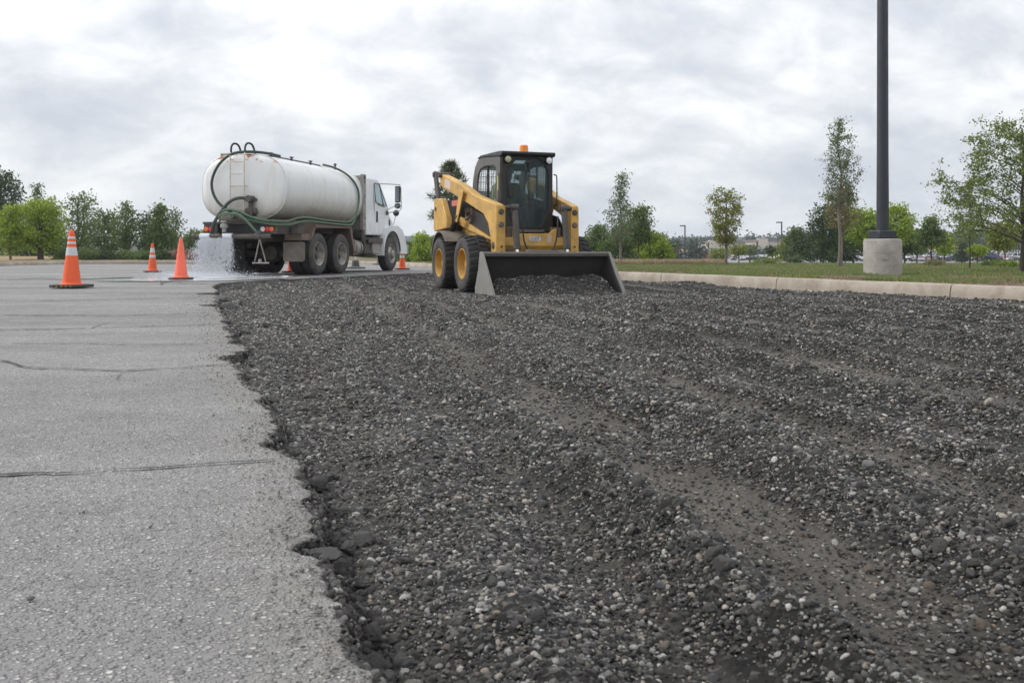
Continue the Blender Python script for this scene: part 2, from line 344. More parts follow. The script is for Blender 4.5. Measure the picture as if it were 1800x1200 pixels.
L['pink'] = leaf_mat('pinkish_shrub_leaves', (0.160, 0.102, 0.072), (0.377, 0.246, 0.217))
L['straw'] = leaf_mat('straw_blades', (.26, .20, .12), (.46, .37, .25), trans=.3)
L['grass'] = leaf_mat('grass_blades', (.07, .115, .030), (.19, .245, .075), (.26, .22, .12), .12, trans=.3)
L['weed'] = leaf_mat('bright_weed_leaves', (.09, .15, .02), (.24, .32, .04), trans=.35)

# ------------------------------------------------------------------ mesh helpers
def tag(o, label=None, cat=None, group=None, kind=None):
    for k, v in (('label', label), ('category', cat), ('group', group), ('kind', kind)):
        if v: o[k] = v
    return o
def link(name, me, material, parent=None, loc=None):
    o = bpy.data.objects.new(name, me); COL.objects.link(o)
    if material is not None and not len(me.materials): me.materials.append(material)
    if parent is not None: o.parent = parent
    if loc is not None: o.location = loc
    return o
def empty(name, loc, rz=0, parent=None):
    o = bpy.data.objects.new(name, None); COL.objects.link(o); o.location = loc; o.rotation_euler = (0, 0, rz)
    o.empty_display_size = .2
    if parent is not None: o.parent = parent
    return o
def np_mesh(name, V, F, smooth=False):
    """V (n,3) array, F (m,k) array of equal-sized faces"""
    me = bpy.data.meshes.new(name); V = np.asarray(V, np.float32); F = np.asarray(F, np.int32); k = F.shape[1]
    me.vertices.add(len(V)); me.vertices.foreach_set('co', V.ravel())
    me.loops.add(F.size); me.loops.foreach_set('vertex_index', F.ravel())
    me.polygons.add(len(F)); me.polygons.foreach_set('loop_start', np.arange(0, F.size, k, dtype=np.int32))
    if smooth: me.polygons.foreach_set('use_smooth', np.ones(len(F), bool))
    me.update(calc_edges=True); me.validate(); return me
def grid_mesh(name, X, Y, Z, attrs=None, smooth=True):
    r, c = X.shape; V = np.stack([X, Y, Z], -1).reshape(-1, 3)
    i = np.arange(r * c).reshape(r, c)
    F = np.stack([i[:-1, :-1], i[:-1, 1:], i[1:, 1:], i[1:, :-1]], -1).reshape(-1, 4)
    me = np_mesh(name, V, F, smooth)
    for k, a in (attrs or {}).items():
        at = me.attributes.new(k, 'FLOAT', 'POINT'); at.data.foreach_set('value', np.ascontiguousarray(a, np.float32).ravel())
    return me
class MB:
    def __init__(s): s.v = []; s.f = []
    def add(s, vs, fs):
        n = len(s.v); s.v += [tuple(v) for v in vs]; s.f += [tuple(i + n for i in f) for f in fs]; return s
    def box(s, x0, x1, y0, y1, z0, z1):
        vs = [(x, y, z) for x in (x0, x1) for y in (y0, y1) for z in (z0, z1)]
        return s.add(vs, [(0, 1, 3, 2), (4, 6, 7, 5), (0, 4, 5, 1), (2, 3, 7, 6), (0, 2, 6, 4), (1, 5, 7, 3)])
    def prism(s, pts, a, b, axis='y', a2=None, b2=None):
        """2D polygon extruded between a and b along axis; for y, pts are (x, z). a and b may be functions of the point"""
        n = len(pts); fa = a if callable(a) else (lambda p: a); fb = b if callable(b) else (lambda p: b)
        def mk(p, t):
            if axis == 'y': return (p[0], t, p[1])
            if axis == 'x': return (t, p[0], p[1])
            return (p[0], p[1], t)
        vs = [mk(p, fa(p)) for p in pts] + [mk(p, fb(p)) for p in pts]
        fs = [tuple(range(n)), tuple(range(2 * n - 1, n - 1, -1))] + [(i, i + n, (i + 1) % n + n, (i + 1) % n) for i in range(n)]
        return s.add(vs, fs)
    def tube(s, path, r, n=8, closed=False, cap=True):
        P = [Vector(p) for p in path]; m = len(P); rr = r if hasattr(r, '__len__') else [r] * m
        vs = []; up = None
        for i, p in enumerate(P):
            a = P[(i - 1) % m] if (closed or i > 0) else p; b = P[(i + 1) % m] if (closed or i < m - 1) else p
            t = (b - a).normalized()
            if up is None: up = Vector((0, 0, 1)) if abs(t.z) < .9 else Vector((1, 0, 0))
            x = (up - t * up.dot(t)).normalized(); y = t.cross(x); up = x
            for k in range(n):
                an = 2 * math.pi * k / n; vs.append(p + (x * math.cos(an) + y * math.sin(an)) * rr[i])
        fs = []
        for i in range(m if closed else m - 1):
            j = (i + 1) % m
            for k in range(n): fs.append((i * n + k, i * n + (k + 1) % n, j * n + (k + 1) % n, j * n + k))
        if cap and not closed: fs += [tuple(range(n - 1, -1, -1)), tuple((m - 1) * n + k for k in range(n))]
        return s.add(vs, fs)
    def cyl(s, p0, p1, r, n=16, r1=None): return s.tube([p0, p1], [r, r if r1 is None else r1], n)
    def lathe(s, prof, n=32, axis='y', c=(0, 0, 0), cap=False):
        """prof: list of (radius, offset along axis)"""
        vs = []
        for r, h in prof:
            for k in range(n):
                a = 2 * math.pi * k / n; u, w = r * math.cos(a), r * math.sin(a)
                p = {'y': (u, h, w), 'z': (u, w, h), 'x': (h, u, w)}[axis]
                vs.append((p[0] + c[0], p[1] + c[1], p[2] + c[2]))
        fs = [(i * n + k, i * n + (k + 1) % n, (i + 1) * n + (k + 1) % n, (i + 1) * n + k) for i in range(len(prof) - 1) for k in range(n)]
        if cap: fs += [tuple(range(n - 1, -1, -1)), tuple((len(prof) - 1) * n + k for k in range(n))]
        return s.add(vs, fs)
    def build(s, name, material, parent=None, smooth=35, bevel=0, seg=2, loc=None):
        me = bpy.data.meshes.new(name); me.from_pydata([tuple(v) for v in s.v], [], s.f); me.update()
        import bmesh
        bm = bmesh.new(); bm.from_mesh(me); bmesh.ops.recalc_face_normals(bm, faces=bm.faces); bm.to_mesh(me); bm.free()
        if smooth:
            me.polygons.foreach_set('use_smooth', [True] * len(me.polygons)); me.set_sharp_from_angle(angle=R(smooth))
        o = link(name, me, material, parent, loc)
        if bevel:
            b = o.modifiers.new('bevel', 'BEVEL'); b.width = bevel; b.segments = seg; b.limit_method = 'ANGLE'; b.angle_limit = R(40)
        return o
def smooth_path(pts, k=6):
    P = [Vector(p) for p in pts]; out = []
    for i in range(len(P) - 1):
        a = P[max(0, i - 1)]; b = P[i]; c = P[i + 1]; d = P[min(len(P) - 1, i + 2)]
        for j in range(k):
            t = j / k
            out.append(.5 * ((2 * b) + (c - a) * t + (2 * a - 5 * b + 4 * c - d) * t * t + (3 * b - a - 3 * c + d) * t ** 3))
    out.append(P[-1]); return out
def copy_tree(o, parent=None):
    c = o.copy(); COL.objects.link(c); c.parent = parent
    for ch in list(o.children): copy_tree(ch, c)
    return c
# ================================================================== THE SETTING
KP = [(14.2, -8), (10.6, 1.3), (6.2, 11.6), (2.3, 20.5), (-.4, 27.5), (-3.2, 35.5), (-5.2, 41), (-6.6, 44.2), (-9.2, 46), (-14, 46.4), (-18, 46.3), (-20.2, 44.6), (-20.9, 41.5), (-20.6, 36), (-20.5, 20), (-20.5, -8)]
def resample(pts, step, closed=True):
    P = [Vector((p[0], p[1], 0)) for p in pts]
    if closed: P.append(P[0])
    out = []; carry = 0.0
    for a, b in zip(P[:-1], P[1:]):
        Lg = (b - a).length; t = carry
        while t < Lg: out.append(a + (b - a) * (t / Lg)); t += step
        carry = t - Lg
    return np.array([(p.x, p.y) for p in out])
KC = resample(KP, .25); 
for _ in range(14):
    KC = (np.roll(KC, 1, 0) + 2 * KC + np.roll(KC, -1, 0)) / 4
KT = np.roll(KC, -1, 0) - np.roll(KC, 1, 0); KT /= np.linalg.norm(KT, axis=1)[:, None]
KN = np.stack([KT[:, 1], -KT[:, 0]], 1)          # outward (path runs counter-clockwise)
_sel = [i for i in range(len(KC)) if KC[i, 1] < 44 and KC[i, 0] > -6.6]
_ky = KC[_sel, 1]; _kx = KC[_sel, 0]; _o = np.argsort(_ky); _ky = _ky[_o]; _kx = _kx[_o]
def kerb_x(d): return np.interp(d, _ky, _kx)
def zt(x, y):
    """height of the land outside the kerb"""
    x = np.asarray(x, float); y = np.asarray(y, float)
    right = sstep(-16, 2, x - 0 * y)
    rise = np.clip((y - 46) * .011, 0, .62)
    fall = -1.22 * sstep(44, 82, y + .12 * (x - 20))
    z = .125 - right * .10 * sstep(14, 42, y) + right * fall + (1 - right) * rise
    und = .05 * fbm(x * .25, y * .25, 3) * sstep(0, 8, y)
    return z + und * sstep(60, 20, np.abs(y))
kerb = empty('kerb', (0, 0, 0)); tag(kerb, 'pale concrete kerb running round the edge of the car park', None, kind='structure')
per = len(KC); sec = 14                    # 14 * .25 = 3.5 m
prof = [(0.0, -.14), (.0, .02), (.018, .118), (.035, .14), (.06, .148), (.17, .15), (.185, .143), (.19, -.14)]
k0 = 0; idx0 = 5
nsec = per // sec
for s_ in range(nsec):
    ids = [(s_ * sec + idx0 + j) % per for j in range(sec + 1)]
    vs = []; rs = random.uniform(-.003, .003)
    for q, i in enumerate(ids):
        c = KC[i].copy()
        if q == 0: c = c + KT[i] * .010
        if q == sec: c = c - KT[i] * .010
        for (o_, h_) in prof: vs.append((c[0] + KN[i, 0] * o_, c[1] + KN[i, 1] * o_, h_ + rs + .003 * math.sin(i * .7)))
    n = len(prof)
    fs = [(a * n + b, a * n + (b + 1) % n, (a + 1) * n + (b + 1) % n, (a + 1) * n + b) for a in range(sec) for b in range(n)]
    fs += [tuple(range(n)), tuple(sec * n + b for b in range(n - 1, -1, -1))]
    mb = MB(); mb.add(vs, fs); mb.build('kerb_section', M['kerb'], kerb, smooth=30)
# land outside the kerb: one sheet out to the horizon
ds = np.concatenate([[.17], .17 + np.cumsum(.10 * 1.085 ** np.arange(0, 88))]); ds = ds[ds < 1500]
cen = np.array([-7., 20.]); sel = np.arange(0, per, 1)
dirs = KC[sel] - cen; dirs /= np.linalg.norm(dirs, axis=1)[:, None]
blend = sstep(0, 10, ds)[None, :, None]
X = KC[sel][:, None, :] + (KN[sel][:, None, :] * (1 - blend) + dirs[:, None, :] * blend) * ds[None, :, None]
X = np.concatenate([X, X[:1]], 0); gx, gy = X[..., 0], X[..., 1]; gd = np.broadcast_to(ds[None, :], gx.shape)
gz = zt(gx, gy) + .035 * fbm(gx * 1.7, gy * 1.7, 4) * sstep(.2, 1.5, gd) * sstep(60, 30, gd)
bare = np.clip(1.3 - gd / 3.4, 0, 1) * 1.1 + .55 * np.exp(-((gx - 8.0) ** 2 + (gy - 16) ** 2) / 14)
dry = sstep(-13, -17, gx) * sstep(46, 50, gy) * sstep(90, 60, gy)
dry = np.maximum(dry, np.exp(-((gx - 5.2) ** 2 / 10 + (gy - 43.2) ** 2 / 6)) * .9)
me = grid_mesh('ground', gx, gy, gz, dict(bare=bare, dry=dry))
tag(link('ground', me, M['ground']), 'grassy land beyond the kerb falling away to the far car park', None, kind='structure')
# far car park
gx, gy = np.meshgrid(np.linspace(8, 330, 60), np.linspace(104, 352, 50)); me = grid_mesh('far_car_park', gx, gy, np.full(gx.shape, -.98) + 0 * gx)
tag(link('far_car_park', me, M['far_lot']), 'pale far car park full of cars', None, kind='structure')

# ------------------------------------------------------------------ milled bed
_ed = [1.27, 1.6, 2.0, 2.3, 2.7, 3.5, 5.4, 8.2, 11.0, 14.0, 16.8, 17.7, 19.5, 21.5, 23.0, 25.2, 26.0, 26.9, 27.3]
_ex = [-.20, -.31, -.42, -.50, -.66, -.91, -1.56, -2.46, -3.40, -4.36, -5.22, -5.42, -5.15, -4.38, -3.85, -3.02, -2.3, -.4, .35]
def edge_base(d):
    d = np.asarray(d, float)
    return np.where(d < 1.27, .2 - .326 * d - .0, np.interp(d, _ed, _ex))
def q(v, n): return np.round(v * n) / n
def edge_x(d):
    d = np.asarray(d, float)
    j = .045 * fbm(d * 1.1, 3.3 + 0 * d, 2) + .028 * q(fbm(d * 5.2, 9.1 + 0 * d, 2), 3) + .034 * fbm(d * 13, 2.2 + 0 * d, 3) + .020 * q(fbm(d * 34, 5.5 + 0 * d, 2), 3) + .008 * fbm(d * 110, 1.5 + 0 * d, 2)
    notch = -.08 * sstep(.10, .0, np.abs(d - 1.86)) - .05 * sstep(.12, .02, np.abs(d - 2.86)) - .12 * sstep(.22, .05, np.abs(d - 5.2)) - .15 * sstep(.3, .06, np.abs(d - 10.3)) + .05 * sstep(.14, .02, np.abs(d - 2.62)) + .10 * sstep(.3, .1, np.abs(d - 5.75)) - .3 * sstep(.5, .1, np.abs(d - 13.2))
    grow = np.clip(.55 + .075 * d, .5, 1.5)
    return edge_base(d) + (j + 0 * d) * grow + notch * np.clip(.5 + .05 * d, .5, 1)
# skid steer frame, needed for the heap in its bucket
PH = R(20); SK = np.array([.177, 15.0]); SF = np.array([math.sin(PH), -math.cos(PH)]); SLV = np.array([math.cos(PH), math.sin(PH)])
TRK = [(-.42, .10, .5), (.16, .12, .65), (.64, .06, .5), (1.10, .17, .85), (1.86, .13, .75), (2.32, .07, .5), (2.98, .22, 1.0), (3.66, .10, .6), (4.2, .20, .85), (5.0, .22, .9), (5.75, .14, .6), (6.4, .25, .85), (7.3, .2, .7), (8.1, .3, .8)]
RDG = [(-.16, .09, .020), (.42, .08, .022), (.83, .075, .050), (1.42, .085, .060), (1.66, .07, .035), (2.10, .09, .040), (2.62, .10, .052), (3.34, .09, .055), (3.88, .10, .045), (4.58, .12, .050), (5.42, .12, .055), (6.0, .12, .040), (6.85, .14, .050), (7.65, .14, .05)]
def uu(x, y): return x + .24 * y + .06 * fbm(y * .55, x * .25 + 4, 3) + .035 * fbm(y * 2.1, x * .8, 2)
def tracks(x, y):
    u = uu(x, y); t = 0
    _dx = x - SK[0]; _dy = y - SK[1]; off_ = sstep(1.2, 1.7, np.sqrt(((_dx * SF[0] + _dy * SF[1]) - 1.1) ** 2 + (_dx * SLV[0] + _dy * SLV[1]) ** 2))
    for c, w, a in TRK: t = np.maximum(t, a * sstep(w * 1.25, w * .75, np.abs(u - c)))
    return off_ * t * (.90 + .55 * fbm(x * 3.5, y * 1.3, 4))
def ridges(x, y):
    u = uu(x, y); r = 0
    for c, w, a in RDG: r = r + a * np.exp(-((u - c) / w) ** 2)
    return r
def milled(x, y, fine=True):
    x = np.asarray(x, float); y = np.asarray(y, float)
    _dx = x - SK[0]; _dy = y - SK[1]; _f = _dx * SF[0] + _dy * SF[1]; _l = _dx * SLV[0] + _dy * SLV[1]
    damp = (1 - .85 * sstep(2.6, 1.7, np.sqrt((_f * .8) ** 2 + _l ** 2))) * (1 - .35 * sstep(8, 14, y))
    r = 1.4 * damp * ridges(x, y) * (.62 + .8 * np.clip(fbm(x * 1.3 + 5, y * .7, 3) + .3, 0, 1.2)) * (1 + .5 * fbm(x * 6, y * 6, 2))
    t = tracks(x, y)
    z = -.062 + r - .026 * t + .016 * fbm(x * 1.6, y * 1.6, 3)
    rough = 1 - .65 * np.clip(t, 0, 1)
    z = z + .006 * np.clip(t, 0, 1) * fbm(uu(x, y) * 34, y * 1.4, 3) + rough * (.013 * fbm(x * 7, y * 7, 3) + (.010 * np.abs(fbm(x * 19, y * 19, 2)) if fine else 0) + (.005 * fbm(x * 60, y * 60, 2) if fine else 0))
    de = x - edge_base(y)
    z = z + .022 * np.exp(-((de - .28) / .16) ** 2) * (.6 + fbm(x * 3, y * 3, 2)) - .02 * np.exp(-((de - .03) / .05) ** 2)
    dx = x - SK[0]; dy = y - SK[1]; fx = dx * SF[0] + dy * SF[1]; fl = dx * SLV[0] + dy * SLV[1]
    z = z + .27 * np.exp(-((fx - 1.02) / .36) ** 2) * sstep(1.06, .78, np.abs(fl)) * (.80 + .45 * fbm(x * 2.2, y * 2.2, 3)) * (1 + .12 * fl)
    # loose spoil against the kerb and by the far lip
    z = z + .03 * sstep(.5, 0, kerb_x(y) - x)
    z = np.where(de < .12, np.minimum(z, -.028 - .03 * sstep(.12, 0, de)), z)
    return np.minimum(z, .24)
D_ = .95 * np.exp(np.arange(0, 980) * .00362); D_ = D_[D_ < 29]; T_ = np.linspace(-.62, .98, 560)
gy, t = np.meshgrid(D_, T_, indexing='ij'); gx = (gy + 1.0) * t
gz = milled(gx, gy)
i = np.arange(gx.size).reshape(gx.shape)
F = np.stack([i[:-1, :-1], i[:-1, 1:], i[1:, 1:], i[1:, :-1]], -1).reshape(-1, 4)
cx = (gx[:-1, :-1] + gx[1:, 1:]).ravel() / 2; cy = (gy[:-1, :-1] + gy[1:, 1:]).ravel() / 2
keep = (cx > edge_base(cy) - .45) & (cx < kerb_x(cy) + .10)
F = F[keep]; used = np.unique(F); rm = np.full(gx.size, -1); rm[used] = np.arange(len(used))
me = np_mesh('milled_surface', np.stack([gx, gy, gz], -1).reshape(-1, 3)[used], rm[F], True)
at = me.attributes.new('track', 'FLOAT', 'POINT'); tk = np.clip(tracks(gx, gy), 0, 1).ravel()[used] * sstep(28, 16, gy.ravel()[used]); at.data.foreach_set('value', tk.astype(np.float32))
at = me.attributes.new('ridge', 'FLOAT', 'POINT'); tk = (np.clip(ridges(gx, gy) / .05, 0, 1) * (.55 + .8 * fbm(gx * 2, gy * 2, 2))).clip(0, 1).ravel()[used]; at.data.foreach_set('value', tk.astype(np.float32))
tag(link('milled_road_bed', me, M['milled']), 'dark milled road bed of loose gravel with tyre tracks', None, kind='structure')
# sub-base below everything inside the kerb
mb = MB(); mb.prism([(KC[i][0] + .1 * KN[i][0], KC[i][1] + .1 * KN[i][1]) for i in range(0, per, 8)], -.30, -.19, 'z'); 
tag(mb.build('road_base', M['milled'], None, smooth=0), 'compacted base under the car park', None, kind='structure')

# ------------------------------------------------------------------ asphalt slab
D_ = np.concatenate([np.linspace(-8, .94, 30), .95 * np.exp(np.arange(0, 1290) * .0030)]); D_ = D_[D_ < 46.6]
W = np.concatenate([[0, .003, .007, .013, .022, .035, .05, .075, .11, .16, .23, .33, .48, .7, 1, 1.5, 2.3, 3.5, 5.5, 8, 11, 15, 20, 26]])
ex = edge_x(np.clip(D_, .3, 60)); ex = np.where(D_ > 27.0, kerb_x(D_) + .06, np.minimum(ex, kerb_x(D_) + .06)); ex = np.where(D_ < .3, .1, ex)
left = np.interp(D_, [-8, 36, 41.5, 44.6, 46.3], [-20.6, -20.7, -21.0, -20.3, -18]) - .05
wid = ex - left; Wn = W / W[-1]
wcol = np.where(W[None, :] < 3, W[None, :] * np.minimum(1, wid[:, None] / 10), 0); frac = W[None, :] / 26
gx = ex[:, None] - np.where(W[None, :] <= 3, W[None, :], 3 + (wid[:, None] - 3) * (W[None, :] - 3) / 23)
gx = np.maximum(gx, left[:, None]); gy = np.repeat(D_[:, None], len(W), 1)
wob = .02 * fbm(gx * 9, gy * 9, 3)
gz = .010 * fbm(gx * .5, gy * .5, 3) * sstep(0, 2, ex[:, None] - gx) + .0025 * fbm(gx * 14, gy * 14, 3) - .002
gz = gz - .010 * np.exp(-(ex[:, None] - gx) / .010) * (.5 + .8 * np.abs(fbm(gx * 20, gy * 20, 2))) - .010 * np.clip(fbm(gx * 5 + 3, gy * 5, 3) , 0, 1) * np.exp(-(ex[:, None] - gx) / .12)
gz = np.where(gy > 44, np.minimum(gz, .004), gz)
edg = np.exp(-(ex[:, None] - gx) / .14)
wallx = []; wallz = []
for h in (.02, .04, .06, .08, .11, .15):
    o_ = .004 + .22 * h + .030 * fbm(D_ * 14, 40 * h + 0 * D_, 3) * min(1, h / .03) + .018 * fbm(D_ * 60, 70 * h + 0 * D_, 2)
    wallx.append(ex + o_); wallz.append(-h + .008 * fbm(D_ * 17, 90 * h + 0 * D_, 2))
wx = np.stack(wallx[::-1], 1); wz = np.stack(wallz[::-1], 1)
GX = np.concatenate([wx, gx], 1); GY = np.concatenate([np.repeat(D_[:, None], 6, 1), gy], 1); GZ = np.concatenate([wz, gz], 1)
EA = np.concatenate([np.ones_like(wx), edg], 1); WA = np.concatenate([np.ones_like(wx), np.exp(-(ex[:, None] - gx) / .006)], 1); WA = np.where(GY > 27.2, 0, WA)
me = grid_mesh('asphalt', GX[:, ::-1], GY[:, ::-1], GZ[:, ::-1], dict(edge=EA[:, ::-1], wall=WA[:, ::-1]))
asph = link('asphalt_pavement', me, M['asphalt']); tag(asph, 'weathered grey asphalt of the car park with a torn edge', None, kind='structure')
def gp(px_, py_, z=0.0):
    s = (py_ - 443) / (.57 - z); d = 1680 / s; return ((px_ - 900) / s, d)
M['crack'] = mat('crack_dirt', (.035, .033, .032), .95, dirt=(.07, .065, .06), dirt_amt=.5, scale=30)
def crack(pts, w):
    g = [gp(*p) for p in pts]; P = [Vector((a, b, 0)) for a, b in g]; out = []
    for a, b in zip(P[:-1], P[1:]):
        n = max(3, int((b - a).length / .012))
        for k in range(n):
            out.append(a + (b - a) * (k / n))
    out.append(P[-1]); m = len(out)
    vs = []; nrm = Vector((0, 1, 0))
    amp = .014 * out[0].y / 2.5
    for k, p in enumerate(out):
        s = k * .012
        off = amp * (float(fbm(s * 2.6, w * 900, 2)) * 1.9 + .22 * float(fbm(s * 13, w * 700, 2))); ww = w * (.55 + .9 * abs(float(fbm(s * 14 + 9, 3.1, 3))) * 2) * min(1, (k + 1) / 10, (m - k) / 10)
        y0 = p.y + off
        vs += [(p.x, y0 - ww, .0035), (p.x, y0 + ww, .0035)]
    fs = [(2 * k, 2 * k + 2, 2 * k + 3, 2 * k + 1) for k in range(m - 1)]
    mb = MB(); mb.add(vs, fs); o = mb.build('crack', M['crack'], asph, smooth=0)
_c = crack
def crack(pts, w): _c(pts, w * 2.5)
crack([(-90, 836), (0, 833), (70, 831), (95, 833), (130, 832), (175, 828)], .0035)
crack([(175, 828), (240, 826), (300, 822), (400, 813), (480, 809), (512, 806)], .0022)
crack([(-60, 628), (0, 634), (45, 644), (150, 649), (215, 652), (300, 649), (360, 644), (422, 640)], .0035)
crack([(222, 653), (210, 662), (205, 668), (180, 677)], .003)
crack([(-60, 640), (0, 636), (40, 630)], .004)
crack([(70, 619), (120, 610), (145, 605)], .004)
crack([(-40, 579), (0, 579), (90, 578), (160, 578)], .006)
crack([(160, 578), (178, 571), (192, 566)], .006)
crack([(160, 577), (260, 573), (400, 570)], .004)
crack([(0, 604), (140, 604), (260, 606), (400, 602)], .0022)
crack([(0, 553), (200, 555), (380, 549)], .006)
crack([(60, 528), (200, 526), (340, 523), (384, 520)], .008)
crack([(160, 487), (240, 492), (300, 497), (380, 500)], .012)
crack([(283, 489), (286, 500)], .02)
crack([(0, 792), (60, 800)], .0015)
# faded yellow bay line by the front cone
M['line'] = None
m, nt, b = new_mat('faded_yellow_line'); v = coords(nt)
b.inputs['Base Color'].default_value = (.50, .40, .16, 1); b.inputs['Roughness'].default_value = .8
tr = nt.nodes.new('ShaderNodeBsdfTransparent'); mx = nt.nodes.new('ShaderNodeMixShader')
nt.links.new(ramp(nt, noise(nt, v, 6, 8, .75), [(.44, 0.0), (.68, .55)]), mx.inputs[0]); nt.links.new(tr.outputs[0], mx.inputs[1]); nt.links.new(b.outputs[0], mx.inputs[2])
nt.links.new(mx.outputs[0], nt.nodes['Material Output'].inputs[0]); M['line'] = m
a, b_ = gp(130, 510), gp(-40, 531)
mb = MB(); mb.add([(a[0], a[1] - .06, .011), (b_[0], b_[1] - .06, .011), (b_[0], b_[1] + .06, .011), (a[0], a[1] + .06, .011)], [(0, 1, 2, 3)])
mb.build('painted_line', M['line'], asph, smooth=0)

# ------------------------------------------------------------------ scatter by geometry nodes
def scatter_group():
    ng = bpy.data.node_groups.new('scatter', 'GeometryNodeTree')
    ng.interface.new_socket('Geometry', in_out='INPUT', socket_type='NodeSocketGeometry')
    ng.interface.new_socket('Geometry', in_out='OUTPUT', socket_type='NodeSocketGeometry')
    return ng
def scatter(name, P, scl, rot, protos, label):
    me = bpy.data.meshes.new(name); P = np.asarray(P, np.float32); me.vertices.add(len(P)); me.vertices.foreach_set('co', P.ravel())
    scl = np.asarray(scl, np.float32)
    if scl.ndim == 1: scl = np.repeat(scl[:, None], 3, 1)
    a = me.attributes.new('scl', 'FLOAT_VECTOR', 'POINT'); a.data.foreach_set('vector', np.ascontiguousarray(scl).ravel())
    a = me.attributes.new('rt', 'FLOAT_VECTOR', 'POINT'); a.data.foreach_set('vector', np.ascontiguousarray(rot, np.float32).ravel())
    a = me.attributes.new('pick', 'INT', 'POINT'); a.data.foreach_set('value', RNG.randint(0, len(protos), len(P)).astype(np.int32))
    o = link(name, me, None); tag(o, label, None, kind='stuff')
    c = bpy.data.collections.new(name + '_sources')
    for p in protos: c.objects.link(p)
    ng = scatter_group(); nd = ng.nodes; lk = ng.links
    gi = nd.new('NodeGroupInput'); go = nd.new('NodeGroupOutput')
    mp_ = nd.new('GeometryNodeMeshToPoints'); lk.new(gi.outputs[0], mp_.inputs['Mesh'])
    ci = nd.new('GeometryNodeCollectionInfo'); ci.inputs['Collection'].default_value = c; ci.inputs['Separate Children'].default_value = True; ci.inputs['Reset Children'].default_value = True
    ip = nd.new('GeometryNodeInstanceOnPoints'); ip.inputs['Pick Instance'].default_value = True
    def na(n, t):
        x = nd.new('GeometryNodeInputNamedAttribute'); x.data_type = t; x.inputs['Name'].default_value = n; return x.outputs['Attribute']
    lk.new(mp_.outputs[0], ip.inputs['Points']); lk.new(ci.outputs[0], ip.inputs['Instance'])
    lk.new(na('pick', 'INT'), ip.inputs['Instance Index'])
    er = nd.new('FunctionNodeEulerToRotation'); lk.new(na('rt', 'FLOAT_VECTOR'), er.inputs[0]); lk.new(er.outputs[0], ip.inputs['Rotation'])
    lk.new(na('scl', 'FLOAT_VECTOR'), ip.inputs['Scale']); lk.new(ip.outputs[0], go.inputs[0])
    md = o.modifiers.new('scatter', 'NODES'); md.node_group = ng
    return o
def rock_mesh(name, seed, sub=2, ang=.35, flat=.7, smooth=True, mt=None, rough=0):
    import bmesh
    bm = bmesh.new(); bmesh.ops.create_icosphere(bm, subdivisions=sub, radius=1)
    rr = random.Random(seed); cuts = [(Vector((rr.gauss(0, 1), rr.gauss(0, 1), rr.gauss(0, 1))).normalized(), rr.uniform(.62, .95)) for _ in range(int(4 + 8 * ang))]
    sx, sy, sz = rr.uniform(.8, 1.15), rr.uniform(.65, 1.0), flat * rr.uniform(.75, 1.1)
    for v in bm.verts:
        p = v.co.copy(); n_ = mnoise.noise(p * 1.1 + Vector((seed * 3.7, 0, 0))) * .28 + mnoise.noise(p * 2.6 + Vector((0, seed * 1.9, 0))) * .12
        p *= 1 + n_ + rough * (mnoise.noise(p * 6 + Vector((seed, 0, 0))) + .6 * mnoise.noise(p * 13 + Vector((0, seed, 0))))
        for d, h in cuts:
            k = p.dot(d)
            if k > h: p -= d * (k - h) * .9
        v.co = Vector((p.x * sx, p.y * sy, p.z * sz))
    me = bpy.data.meshes.new(name); bm.to_mesh(me); bm.free()
    if smooth: me.polygons.foreach_set('use_smooth', [True] * len(me.polygons)); me.set_sharp_from_angle(angle=R(38))
    if mt: me.materials.append(mt)
    return me
rocks = [bpy.data.objects.new('pebble', rock_mesh('pebble', s, 2, .15 if s % 2 else 1.3, .62, True, M['stone'])) for s in range(10)] + [bpy.data.objects.new('pebble', rock_mesh('pebble', 60 + s, 1, .5, .5, False, M['stone'])) for s in range(4)]
def gravel(name, d0, d1, dens, r0, r1, label, pw=2.2, emb=.22, tmax=.62, trk_keep=.14, power=1.0):
    n = int(dens * .5 * 2 * tmax * ((d1 + .8) ** 2 - (d0 + .8) ** 2)); u_ = RNG.rand(n)
    d = np.sqrt((d0 + .8) ** 2 + u_ * ((d1 + .8) ** 2 - (d0 + .8) ** 2)) - .8; x = (d + .8) * RNG.uniform(-tmax, tmax, n)
    de = x - edge_x(d)
    t = np.clip(tracks(x, d) * 1.25, 0, 1) * sstep(28, 16, d); rg = np.clip(ridges(x, d) / .04, 0, 1)
    cl_ = fbm(x * 2.2 + 7, d * 2.2, 3)
    pk = (1 - (1 - trk_keep) * t) * (.60 + .5 * rg + .55 * cl_ + .35 * np.exp(-np.abs(de) / .3))
    kp = (de > .015) & (x < kerb_x(d) - .02) & (RNG.rand(n) < pk)
    x = x[kp]; d = d[kp]; n = len(x); r = r0 * (1 - RNG.rand(n) * (1 - (r0 / r1) ** pw)) ** (-1 / pw)
    z = milled(x, d, False) + r * .62 * (1 - 2 * emb) + .002
    s = np.stack([r, r, r], 1); rot = np.stack([RNG.normal(0, .35, n), RNG.normal(0, .35, n), RNG.uniform(0, 6.28, n)], 1)
    print(name, n); return scatter(name, np.stack([x, d, z], 1), s, rot, rocks, label)
gravel('fine_gravel', 1.05, 3.4, 44000, .0024, .009, 'fine loose gravel in front of the torn asphalt edge', 1.9)
gravel('loose_gravel', 2.9, 7.5, 14000, .0038, .013, 'loose gravel over the milled bed', 2.1, tmax=.60)
gravel('scattered_gravel', 7.0, 15, 3000, .0075, .018, 'gravel scattered across the middle of the milled bed', 2.3, tmax=.58)
gravel('far_gravel', 14, 27, 260, .012, .028, 'gravel on the far end of the milled bed', 2.5, tmax=.56)
